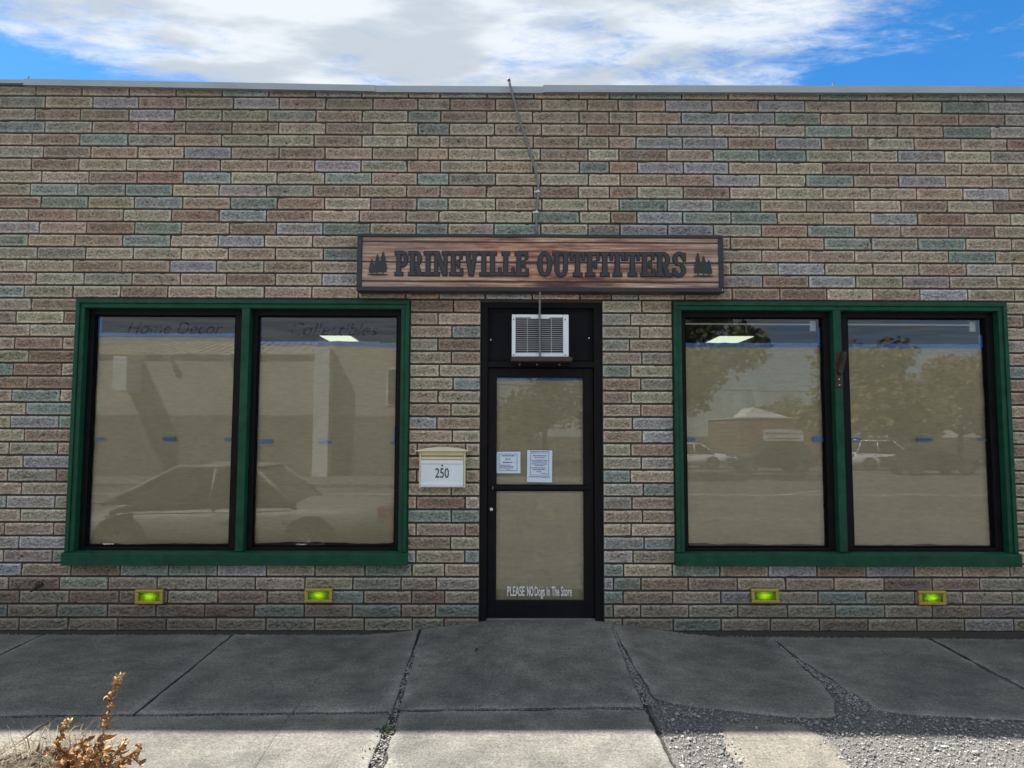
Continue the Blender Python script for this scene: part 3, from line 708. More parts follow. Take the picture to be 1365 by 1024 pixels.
def papers():
    t = .022
    U = 'upper brown paper sheet behind the '; Lo = 'lower brown paper sheet behind the '
    A = ['left pane of the left window', 'right pane of the left window', 'left pane of the right window', 'right pane of the right window']
    p = [(-3.62, -2.378, 2.535, 1.622), (-2.192, -.957, 2.470, 1.605), (1.548, 2.772, 2.468, 1.632), (2.975, 4.215, 2.466, 1.637)]
    tops = [[(-3.61, -2.365, 2.522, 2.554)], [(-2.185, -1.12, 2.452, 2.486), (-1.12, -.955, 2.440, 2.474)], [(1.545, 2.775, 2.453, 2.484)], [(2.978, 4.212, 2.449, 2.480)]]
    extra = [[(-3.615, -3.597+.07, 2.553, 2.70)], [(-2.178, -2.166, 2.483, 2.70)], [(2.745, 2.766, 2.482, 2.625)], [(4.165, 4.203, 2.478, 2.56)]]
    extra[0] = [(-3.596, -3.562, 2.553, 2.70)]
    seams = [[(-3.58, -3.49, 1.615, 1.634), (-2.99, -2.88, 1.612, 1.640), (-2.455, -2.38, 1.612, 1.634)], [(-2.155, -2.035, 1.596, 1.624), (-1.64, -1.53, 1.592, 1.614), (-1.015, -.966, 1.588, 1.604), (-.985, -.966, 1.604, 1.74)],
             [(1.557, 1.64, 1.622, 1.645), (2.67, 2.765, 1.618, 1.660)], [(2.992, 3.10, 1.626, 1.648), (3.58, 3.72, 1.628, 1.646), (4.12, 4.20, 1.628, 1.645)]]
    for i in range(4):
        a, b, zt, zs = p[i]
        paper_sheet(a, b, zs-.03, zt, 3.1+i*7, U+A[i], tops[i]+extra[i])
        paper_sheet(a+.006+.004*i, b-(.012, .008, .010, .006)[i], (.722, .735, .730, .728)[i], zs, 5.7+i*5, Lo+A[i], seams[i], y=.104, curl=(.02+.05*i, .95) if i < 2 else (.5, .1))
papers()

# ------------------------------------------------------------------ the door
def build_door():
    d = MB()                                                # outer frame with transom bar
    x0, x1 = DOOR; yf, yb = .022, .150
    d.box(x0+.001, x0+.060, yf, yb, .10, DOOR_TOP-.001); d.box(x1-.070, x1-.001, yf, yb, .10, DOOR_TOP-.001)
    d.box(x0+.060, x1-.070, yf, yb, 2.775, DOOR_TOP-.001); d.box(x0+.060, x1-.070, yf+.004, yb, 2.255, 2.300)
    fr = d.build('door_frame', MAT['black'], shop, bevel=.004)
    m = MB()
    for xx in (x0+.012, x0+.036, x1-.02, x1-.046): m.box(xx-.002, xx+.002, yf-.003, yf+.002, .11, 2.80)
    m.build('frame_rib', MAT['black'], fr)
    m = MB(); m.box(x0+.060, x1-.070, .075, .10, 2.300, 2.775); pn = m.build('transom_panel', MAT['blackpanel'], shop)
    m = MB(); q = (x0+.085, x1-.095, 2.322, 2.752)
    for a, b, c, e in ((q[0], q[1], q[3]-.012, q[3]), (q[0], q[1], q[2], q[2]+.012), (q[0], q[0]+.012, q[2]+.012, q[3]-.012), (q[1]-.012, q[1], q[2]+.012, q[3]-.012)): m.box(a, b, .068, .0765, c, e)
    m.build('panel_moulding', MAT['blackpanel'], pn, bevel=.002)
    for sx_, sz_ in ((-.145, 2.500), (.716, 2.518)):
        m = MB(); m.lathe([(0, .066), (.006, .067), (.007, .0755)], (sx_, 0, sz_), 'y', 10); m.build('screw_head', MAT['chrome'], pn)
    a, b, zb, zt = -.167, .749, .118, 2.250; gl, gr = -.097, .667
    m = MB(); y0, y1 = .060, .105
    m.box(a, gl, y0, y1, zb, zt); m.box(gr, b, y0, y1, zb, zt)
    m.box(gl, gr, y0, y1, 2.174, zt); m.box(gl, gr, y0, y1, zb, .256); m.box(gl, gr, y0, y1, 1.192, 1.236)
    lf = m.build('entrance_door', MAT['black'], shop, bevel=.003); lf['label'] = 'black framed glass door papered over from inside'
    for c, e in ((.256, 1.192), (1.236, 2.174)):
        m = MB(); m.add([(gl, .085, c), (gr, .085, c), (gr, .085, e), (gl, .085, e)], [(0, 1, 2, 3)]); m.build('glass_pane', MAT['dirtyglass'], lf)
        m = MB(); q = .007
        m.box(gl, gl+q, .063, .0835, c, e); m.box(gr-q, gr, .063, .0835, c, e); m.box(gl+q, gr-q, .063, .0835, e-q, e); m.box(gl+q, gr-q, .063, .0835, c, c+q); m.build('glazing_bead', MAT['black'], lf)
    m = MB(); m.box(-.118, .70, .028, .046, 1.203, 1.228); m.box(-.116, -.098, .046, .0605, 1.205, 1.226); m.box(.68, .698, .046, .0605, 1.205, 1.226); m.build('push_bar', MAT['black'], lf, bevel=.004)
    m = MB(); m.box(-.125, -.1185, .026, .048, 1.200, 1.231); m.build('bar_end', MAT['steel'], lf)
    m = MB(); m.lathe([(0, .046), (.012, .046), (.0175, .050), (.019, .0605)], (-.134, 0, 1.03), 'y', 20); k = m.build('lock_cylinder', MAT['chrome'], lf, smooth=True)
    fit_text('lettering', 'PLEASE', .005, .155, .297, .080, .0835, MAT['vinyl'], lf, .0016)
    fit_text('lettering', 'NO', .175, .230, .297, .080, .0835, MAT['vinyl'], lf, .0030)
    fit_text('lettering', 'Dogs In The Store', .240, .560, .297, .078, .0835, MAT['vinyl'], lf, .0016)
    m = MB(); m.prism_yz([(.0, .088), (.155, .088), (.155, .116), (.05, .116)], x0+.06, x1-.07); m.build('threshold', MAT['steel'], shop)
    paper_sheet(-.11, .68, 1.20, 2.168, 41.3, 'brown paper sheet behind the upper glass of the door', [(-.09, .664, 2.150, 2.176)], y=.099)
    paper_sheet(-.11, .675, .235, 1.205, 47.9, 'brown paper sheet behind the lower glass of the door', [], y=.099)
build_door()

def notice(x0, x1, z0, z1, tilt, label, rows, frame, foot):
    o = empty('paper_notice', ((x0+x1)/2, .083, z0), label, 'notice', 'printed notices on the door glass')
    def rot(m):
        cx, cz = (x0+x1)/2, (z0+z1)/2; c, s = math.cos(tilt), math.sin(tilt)
        m.v = [(cx+(x-cx)*c-(z-cz)*s, y, cz+(x-cx)*s+(z-cz)*c) for x, y, z in m.v]; return m
    m = MB(); nx = 8
    for i in range(nx):
        a = x0+(x1-x0)*i/nx; b = x0+(x1-x0)*(i+1)/nx
        w = lambda x: .0812-.0022*abs(math.sin((x-x0)*14))
        m.add([(a, w(a), z0), (b, w(b), z0), (b, w(b), z1), (a, w(a), z1)], [(0, 1, 2, 3)])
    rot(m).build('sheet', MAT['sheet'], o)
    yf, yb = .0775, .0782
    fx0, fx1, fz0, fz1 = frame
    m = MB(); q = .0028
    for a, b, c, d in ((fx0, fx1, fz1-q, fz1), (fx0, fx1, fz0, fz0+q), (fx0, fx0+q, fz0+q, fz1-q), (fx1-q, fx1, fz0+q, fz1-q)): m.box(a, b, yf, yb, c, d)
    rot(m).build('printed_border', MAT['blueink'], o)
    m = MB(); rr = random.Random(int(x0*1000))
    for z, h, a, b in rows:                                  # lines of print too small to read in the photograph
        x = a
        while x < b-.004:
            w = min(rr.uniform(.006, .02), b-x); m.box(x, x+w, yf, yb, z+rr.uniform(-.0006, .0006), z+h); x += w+.0035
    rot(m).build('lettering', MAT['blueink'], o)
notice(-.097, .117, 1.338, 1.524, .004, 'smaller squarish white notice on the left edge of the door glass',
       [(1.485, .008, -.045, .065), (1.457, .007, -.015, .035), (1.428, .008, -.035, .045), (1.405, .005, -.06, .03), (1.393, .005, -.06, .06), (1.381, .005, -.055, .05), (1.366, .004, -.01, .03)], (-.068, .088, 1.360, 1.505), 0)
notice(.174, .392, 1.262, 1.537, -.012, 'taller white notice in the middle of the door glass',
       [(1.486, .008, .225, .345), (1.470, .006, .24, .33), (1.448, .006, .215, .345), (1.432, .007, .22, .345), (1.416, .006, .215, .345), (1.402, .006, .24, .325), (1.382, .006, .21, .34), (1.366, .007, .225, .335), (1.350, .005, .255, .30), (1.337, .004, .30, .345), (1.304, .007, .19, .372), (1.523, .006, .20, .365)], (.204, .362, 1.322, 1.514), 0)

# ------------------------------------------------------------------ sign board
def glyph(ch):
    R_ = lambda a, b, c, d: ('r', a, b, c, d); D = lambda a, b, c, d, w: ('d', a, b, c, d, w); A = lambda cx, cy, rx, ry, w, a0, a1: ('a', cx, cy, rx, ry, w, a0, a1)
    t = .135
    G = {
     'P': (.60, [R_(.08,0,.27,1), R_(0,0,.37,t), R_(0,1-t,.34,1), R_(.25,.36,.36,.36+t), A(.34,.68,.26,.32,.17,-90,90)]),
     'R': (.68, [R_(.08,0,.27,1), R_(0,0,.35,t), R_(0,1-t,.34,1), R_(.25,.40,.36,.40+t), A(.34,.70,.26,.30,.17,-90,90), D(.36,.45,.53,.0,.19), R_(.44,0,.68,t)]),
     'I': (.38, [R_(.095,0,.285,1), R_(0,0,.38,t), R_(0,1-t,.38,1)]),
     'N': (.74, [R_(.08,0,.22,1), R_(.52,0,.66,1), D(.16,1,.58,0,.20), R_(0,0,.31,t), R_(0,1-t,.22,1), R_(.43,1-t,.74,1)]),
     'E': (.62, [R_(.08,0,.27,1), R_(0,1-t,.59,1), R_(0,0,.62,t), R_(.27,.44,.44,.56), R_(.37,.35,.47,.65), R_(.48,.70,.59,1), R_(.51,0,.62,.30)]),
     'V': (.72, [D(.17,1,.36,0,.19), D(.55,1,.37,0,.17), R_(0,1-t,.33,1), R_(.43,1-t,.72,1)]),
     'L': (.58, [R_(.08,0,.27,1), R_(0,1-t,.36,1), R_(0,0,.58,t), R_(.47,0,.58,.34)]),
     'O': (.62, [A(.31,.5,.31,.515,.19,0,360)]),
     'U': (.72, [R_(.085,.30,.265,1), R_(.465,.30,.635,1), A(.36,.31,.275,.325,.18,180,360), R_(0,1-t,.34,1), R_(.39,1-t,.72,1)]),
     'T': (.62, [R_(.215,0,.405,1), R_(0,1-t,.62,1), R_(0,.66,.11,1), R_(.51,.66,.62,1), R_(.12,0,.50,t)]),
     'F': (.60, [R_(.08,0,.27,1), R_(0,1-t,.60,1), R_(.49,.66,.60,1), R_(.27,.42,.42,.55), R_(.38,.33,.48,.64), R_(0,0,.40,t)]),
     'S': (.60, [A(.30,.735,.275,.28,.17,10,262), A(.30,.265,.275,.28,.17,-170,82), R_(.47,.66,.57,.97), R_(.03,.03,.13,.34)]),
    }
    return G[ch]
def add_prims(m, prims, ox, oz, sx, sz, g, y, step):
    for i, p in enumerate(prims):
        yf = y-i*step; yb = y+.012
        if p[0] == 'r':
            x0, z0, x1, z1 = p[1:]; m.box(ox+x0*sx-g, ox+x1*sx+g, yf, yb, oz+z0*sz-g, oz+z1*sz+g)
        elif p[0] == 'd':
            xa, za, xb, zb, w = p[1:]; h = w*sx/2+g; a = ox+xa*sx; b = ox+xb*sx; pts = [(a-h, oz+za*sz+g), (b-h, oz+zb*sz-g), (b+h, oz+zb*sz-g), (a+h, oz+za*sz+g)]
            if zb > za: pts = pts[::-1]
            m.prism_xz(pts, yf, yb)
        else:
            cx, cz, rx, rz, w, a0, a1 = p[1:]; n = 22
            if a1-a0 >= 360: n = 36
            wr, wz_ = w*sx, w*sz*.72
            for k in range(n):
                q = []
                for t in (a0+(a1-a0)*k/n, a0+(a1-a0)*(k+1)/n):
                    c, s = math.cos(R(t)), math.sin(R(t))
                    q.append(((ox+cx*sx+(rx*sx+g)*c, oz+cz*sz+(rz*sz+g)*s), (ox+cx*sx+max(.001, rx*sx-wr-g)*c, oz+cz*sz+max(.001, rz*sz-wz_-g)*s)))
                m.prism_xz([q[0][1], q[0][0], q[1][0], q[1][1]], yf, yb)
def pine(cx, zb, w, h, tip, m, y0, y1):
    pts = []
    n = 6
    L = []
    for i in range(n):
        t = i/n; z = zb+h*.10+(h*.9)*(t**.95); ww = w/2*(1-t)**.8*(1.0 if i else .82)
        L += [(ww, z+h*.01), (ww*.72, z+h*.09)]
    right = [(cx+a, z) for a, z in L]; left = [(cx-a*.96, z) for a, z in L][::-1]
    m.prism_xz([(cx-.05*w, zb), (cx+.05*w, zb), (cx+.05*w, zb+h*.1)]+right+[(cx+.004, zb+h), (cx-.003, zb+h)]+left+[(cx-.05*w, zb+h*.1)], y0, y1)
def build_sign():
    x0, x1, z0, z1 = -1.283, 1.846, 2.884, 3.382; yf = -.150
    o = empty('sign_board', ((x0+x1)/2, 0, z0), 'long wood-print shop sign in a black frame reading PRINEVILLE OUTFITTERS', 'sign')
    m = MB(); f = .044
    m.box(x0, x1, yf, -.010, z1-f*.66, z1); m.box(x0, x1, yf, -.010, z0, z0+f*.9)
    m.box(x0, x0+f, yf, -.010, z0+f*.9, z1-f*.66); m.box(x1-f, x1, yf, -.010, z0+f*.9, z1-f*.66)
    m.build('frame', MAT['signframe'], o, bevel=.008)
    m = MB(); m.box(x0+f-.002, x1-f+.002, yf+.014, -.012, z0+f*.9-.002, z1-f*.66+.002); m.build('panel', MAT['woodprint'], o)
    yface = yf+.012
    def word(txt, xa, xb, zb, h):
        sp = .045; tot = sum(glyph(c)[0] for c in txt)+sp*(len(txt)-1); sx = (xb-xa)/tot; x = xa
        for c in txt:
            w, pr = glyph(c)
            m = MB(); add_prims(m, pr, x, zb, sx, h, .0055, yface-.005, .0003); b = m.build('letter', MAT['letteredge'], o)
            m = MB(); add_prims(m, pr, x, zb, sx, h, -.0030, yface-.0095, .0003); m.build('letter_face', MAT['letter'], b)
            x += (w+sp)*sx
    word('PRINEVILLE', -.958, .176, 3.019, .208)
    word('OUTFITTERS', .256, 1.524, 3.020, .208)
    for cx, flip in ((-1.106, 1), (1.670, -1)):
        m = MB()
        for k, (dx, h, w) in enumerate(((-.050, .135, .07), (-.004, .170, .085), (.045, .195, .09))): pine(cx+dx*flip, 3.030, w, h, 0, m, yface-.004-.0006*k, yface+.006)
        pts = [(cx+.088*math.cos(a), 3.026+.0075*math.sin(a)) for a in np.linspace(0, 2*math.pi, 20, endpoint=False)]
        m.prism_xz(pts, yface-.0065, yface+.006)
        m.build('pine_tree_emblem', MAT['pine'], o)
    m = MB(); m.tube([(x1-.018, yf-.003, z0+.02), (x1-.018, yf+.004, z0+.02)], .006, 8); m.build('frame_screw', MAT['chrome'], o)
build_sign()

# ------------------------------------------------------------------ air conditioner above the door
def build_ac():
    x0, x1, z0, z1 = .038, .521, 2.331, 2.693; yf = -.120
    o = empty('air_conditioner', (.28, 0, z0), 'white window air conditioner over the door with a slatted grey grille', 'air conditioner')
    gx0, gx1, gz0, gz1 = .069, .474, 2.362, 2.667
    m = MB()
    m.box(x0, gx0, yf, .074, z0, z1); m.box(gx1, x1, yf, .074, z0, z1); m.box(gx0, gx1, yf, .074, gz1, z1); m.box(gx0, gx1, yf, .074, z0, gz0)
    m.build('case', MAT['white'], o, bevel=.005)
    m = MB(); m.prism_xz([(.195, 2.668), (.205, 2.658), (.350, 2.658), (.362, 2.668)], yf-.001, yf+.02); m.build('badge_plate', MAT['white'], o)
    m = MB(); m.box(gx0, gx1, yf+.045, yf+.06, gz0, gz1); m.build('coil', MAT['signframe'], o)
    m = MB(); n = 17
    for i in range(n):
        z = gz0+(i+.5)*(gz1-gz0)/n; m.prism_yz([(yf+.006, z-.0052), (yf+.030, z+.0010), (yf+.030, z+.0040), (yf+.006, z-.0005)], gx0+.001, gx1-.001)
    for x in (.17, .27, .375): m.box(x-.0025, x+.0025, yf+.008, yf+.034, gz0, gz1)
    m.build('grille', MAT['grille'], o)
    for x, z in ((.053, 2.650), (.053, 2.347), (.492, 2.650), (.492, 2.347)):
        m = MB(); m.lathe([(0, yf-.002), (.006, yf-.0015), (.007, yf+.003)], (x, 0, z), 'y', 10); m.build('corner_screw', MAT['steel'], o)
    s = empty('wooden_shelf', (.29, 0, 2.28), 'dark brown shelf bracketed out under the air conditioner', 'shelf')
    m = MB(); m.box(.030, .550, -.145, .072, 2.292, 2.328); m.build('board', MAT['brownwood'], s, bevel=.003)
    m = MB(); m.box(.06, .52, -.02, .058, 2.262, 2.290); m.build('cleat', MAT['blackpanel'], s)
    for x in (.106, .255, .45):
        m = MB(); m.lathe([(0, -.030), (.006, -.029), (.010, -.024), (.010, -.021)], (x, 0, 2.276), 'y', 10); m.build('bolt', MAT['steel'], s)
build_ac()

# ------------------------------------------------------------------ conduit, cable, mailbox, spigot, bracket
def build_conduit():
    P = [(.010, -.045, 4.785), (.012, -.050, 4.76), (.044, -.045, 4.638), (.091, -.018, 4.474), (.17, -.018, 4.236), (.236, -.018, 4.013), (.258, -.018, 3.93), (.266, -.018, 3.86), (.267, -.018, 3.79), (.256, -.018, 3.66), (.250, -.018, 3.58), (.251, -.018, 3.45), (.252, -.018, 3.384)]
    o = empty('electrical_conduit', (.25, 0, 3.384), 'bent grey metal conduit running from the roof edge down to the sign', 'conduit')
    m = MB(); m.tube(P, .0105, 10); m.build('pipe', MAT['steel'], o, smooth=True)
    m = MB(); m.tube([(.0100, -.045, 4.782), (.006, -.045, 4.80), (-.002, -.03, 4.806)], .0135, 10); m.build('end_fitting', MAT['steel'], o, smooth=True)
    for x, z in ((.2665, 3.80), (.252, 3.615)):
        m = MB(); m.box(x-.034, x+.018, -.012, -.006, z-.008, z+.008); m.tube([(x, -.020, z-.009), (x, -.020, z+.009)], .0135, 10); m.lathe([(0, -.018), (.006, -.017), (.007, -.012)], (x-.025, 0, z), 'y', 8)
        m.build('strap', MAT['chrome'], o)
    m = MB(); pts = []; rad = []
    z = 2.884; i = 0
    while z > 2.33:
        x = .276-.003*math.sin((2.884-z)*6); pts.append((x, -.136, z)); rad.append(.0098 if i % 2 else .0080); z -= .005; i += 1
    m.tube(pts, rad, 10)
    tag(m.build('armoured_cable', MAT['steel']), 'ribbed metal cable hanging from the sign across the air conditioner grille', 'cable')
build_conduit()

def build_mailbox():
    o = empty('mailbox', (-.54, 0, 1.228), 'cream wall mailbox with white front marked 250 beside the door', 'mailbox')
    x0, x1 = -.735, -.350
    m = MB(); m.box(x0, x0+.014, -.115, -.004, 1.225, 1.535); m.box(x1-.014, x1, -.115, -.004, 1.225, 1.535); m.box(x0+.014, x1-.014, -.03, -.006, 1.23, 1.535); m.build('body', MAT['cream'], o, bevel=.003)
    m = MB(); cx = (x0+x1)/2   # low gabled lid with overhang
    top = [(-.770, 1.536), (-.760, 1.530), (-.325, 1.530), (-.315, 1.536), (-.40, 1.556), (cx+.05, 1.566), (cx-.05, 1.566), (-.685, 1.556)]
    m.prism_xz(top, -.150, -.004); m.build('lid', MAT['cream'], o, bevel=.004)
    m = MB(); m.box(x0+.016, x1-.016, -.106, -.03, 1.462, 1.528); m.build('slot_plate', MAT['cream'], o)
    m = MB(); m.box(x0+.018, x1-.018, -.110, -.104, 1.488, 1.494); m.build('slot_lip', MAT['dark'], o)
    m = MB(); m.prism_yz([(-.120, 1.231), (-.03, 1.231), (-.03, 1.458), (-.122, 1.458), (-.130, 1.450), (-.130, 1.428), (-.122, 1.424), (-.122, 1.268), (-.127, 1.262), (-.127, 1.238)], x0+.016, x1-.016)
    d = m.build('front_door', MAT['mbwhite'], o, bevel=.002)
    m = MB(); m.lathe([(0, -.1265), (.0065, -.126), (.0075, -.1215)], (-.543, 0, 1.412), 'y', 14); m.build('keyhole', MAT['ink'], d)
    fit_text('house_number', '250', -.600, -.486, 1.312, .078, -.1238, MAT['ink'], d, .0004, .001)
build_mailbox()

def build_spigot():
    o = empty('hose_spigot', (-3.9, 0, .40), 'small dark hose spigot on the wall below the left window', 'spigot')
    m = MB(); m.tube([(-3.905, .01, .405), (-3.905, -.05, .402), (-3.912, -.065, .392), (-3.935, -.07, .378), (-3.95, -.07, .365)], [.012, .012, .014, .012, .013], 10); m.build('pipe', MAT['rust'], o, smooth=True)
    m = MB(); pts = [(-3.895+.026*math.cos(a), -.062, .415+.026*math.sin(a)) for a in np.linspace(0, 2*math.pi, 19)]; m.tube(pts, .005, 6, False); m.tube([(-3.921, -.062, .415), (-3.869, -.062, .415)], .004, 6); m.tube([(-3.895, -.062, .39), (-3.895, -.062, .441)], .004, 6); m.build('handwheel', MAT['rust'], o)
build_spigot()
def build_bracket():
    o = empty('flag_bracket', (2.856, -.05, 2.08), 'rusty dark metal flag bracket screwed to the right window mullion', 'bracket')
    m = MB(); m.box(2.824, 2.888, -.038, -.0305, 2.085, 2.385); m.build('plate', MAT['rust'], o, bevel=.002)
    m = MB(); m.prism_xz([(2.835, 2.22), (2.86, 2.19), (2.91, 2.385), (2.905, 2.392), (2.875, 2.385)], -.075, -.038); m.tube([(2.862, -.052, 2.20), (2.885, -.10, 2.36)], .015, 10); m.build('socket', MAT['rust'], o)
    for z in (2.155, 2.105):
        m = MB(); m.lathe([(0, -.044), (.006, -.043), (.007, -.038)], (2.853, 0, z), 'y', 8); m.build('screw_head', MAT['chrome'], o)
build_bracket()

# ------------------------------------------------------------------ brass step lights
def build_step_lights():
    spots = [(-2.993, .3095, 'brass step light with green lens furthest from the door, under the left window'), (-1.578, .322, 'brass step light with green lens nearest the door, under the left window'),
             (2.178, .323, 'brass step light with green lens nearest the door, under the right window'), (3.592, .308, 'brass step light with green lens furthest from the door, under the right window')]
    w, h = .116, .059
    def make(label):
        o = empty('step_light', (0, 0, 0), label, 'step light', 'brass step lights along the foot of the wall')
        m = MB(); a, b = .087, .034
        m.box(-w, w, -.034, -.002, b, h); m.box(-w, w, -.034, -.002, -h, -b); m.box(-w, -a, -.034, -.002, -b, b); m.box(a, w, -.034, -.002, -b, b)
        m.build('brass_frame', MAT['brass'], o, bevel=.005)
        m = MB(); m.box(-a+.0005, a-.0005, -.0225, -.0205, -b+.0005, b-.0005); m.build('lens', MAT['lens'], o)
        m = MB()
        m.box(-a, a, .0105, .012, -b, b); m.box(-a, a, -.0015, .010, b-.002, b); m.box(-a, a, -.0015, .010, -b, -b+.002); m.build('reflector_box', MAT['white'], o)
        m = MB(); m.tube([(-.060, -.004, 0), (-.03, -.004, 0), (0, -.004, 0), (.03, -.004, 0), (.060, -.004, 0)], [.0004, .0016, .0042, .0016, .0004], 8); m.build('lamp', MAT['bulb'], o)
        return o
    src = make(spots[0][2])
    for i, (x, z, lab) in enumerate(spots):
        if i == 0: o = src
        else:
            o = src.copy(); COL.objects.link(o)
            for ch in src.children:
                c = ch.copy(); COL.objects.link(c); c.parent = o; c.matrix_parent_inverse = ch.matrix_parent_inverse.copy()
        o['label'] = lab
    sl = [o for o in COL.objects if o.get('category') == 'step light']
    for o, (x, z, lab) in zip(sl, spots): o.location = (x, 0, z); o['label'] = lab
build_step_lights()

# ------------------------------------------------------------------ inside the shop, seen above the paper
def build_inside():
    labs = ['lit ceiling panel seen above the paper in the left window', 'lit ceiling panel at the top of the right pane of the left window', 'lit ceiling panel seen above the paper in the left pane of the right window', 'lit ceiling panel at the very top of the left pane of the right window']
    for (x0, x1, y0, y1), lab in zip(((-2.62, -2.20, 3.7, 4.9), (-2.25, -1.75, 1.75, 1.98), (2.95, 3.42, 3.6, 5.0), (2.6, 3.1, 1.74, 1.95)), labs):
        o = empty('ceiling_light', ((x0+x1)/2, (y0+y1)/2, 3.05), lab, 'ceiling light', 'ceiling light panels inside the shop')
        m = MB(); m.box(x0-.03, x1+.03, y0-.03, y1+.03, 3.040, 3.0495); m.build('trim', MAT['white'], o)
        m = MB(); m.box(x0, x1, y0, y1, 3.034, 3.0398); m.build('diffuser', MAT['tube'], o)
    for x0, x1, lab in ((1.50, 2.70, 'white curtain rod inside the left pane of the right window'), (2.95, 4.13, 'white curtain rod inside the right pane of the right window')):
        o = empty('curtain_rod', (x0, .16, 2.655), lab, 'curtain rod', 'white curtain rods inside the right window')
        m = MB(); m.tube([(x0, .16, 2.662), (x1, .16, 2.660)], .0085, 8); m.build('rod', MAT['vinyl'], o)
        m = MB(); m.box(x1+.0, x1+.05, .150, .170, 2.60, 2.69); m.build('bracket', MAT['white'], o)
build_inside()

# ------------------------------------------------------------------ planter with dead plants
def blade(m, p, d, L, w, droop=.4, n=4):
    p = Vector(p); d = Vector(d).normalized(); side = d.cross(Vector((0, 0, 1))); 
    if side.length < .05: side = Vector((1, 0, 0))
    side.normalize(); side = (side + Vector((random.uniform(-.5, .5), random.uniform(-.5, .5), random.uniform(-.5, .5)))).normalized()
    vs = []
    for i in range(n+1):
        t = i/n; ww = w*(1-t*.85)
        vs += [p-side*ww, p+side*ww]
        d = (d+Vector((random.uniform(-.25, .25), random.uniform(-.25, .25), -droop*t))).normalized(); p = p+d*(L/n)
    m.add(vs, [(2*i, 2*i+1, 2*i+3, 2*i+2) for i in range(n)])
def curl_leaf(m, p, d, L, w, curl, n=5):
    p = Vector(p); d = Vector(d).normalized(); side = d.cross(Vector((random.uniform(-1, 1), random.uniform(-1, 1), random.uniform(-1, 1)))).normalized(); up = side.cross(d)
    prof = [.25, .85, 1, .8, .45, .05]; vs = []; fs = []
    for i in range(n+1):
        ww = w*prof[i]*.5
        vs += [p-side*ww+up*ww*.7, p, p+side*ww+up*ww*.7]
        d = (Matrix.Rotation(curl/n, 3, side) @ d + Vector((random.uniform(-.2, .2), random.uniform(-.2, .2), random.uniform(-.2, .2)))).normalized(); up = side.cross(d); p = p+d*(L/n)
    for i in range(n):
        a = i*3; fs += [(a, a+1, a+4, a+3), (a+1, a+2, a+5, a+4)]
    m.add(vs, fs)
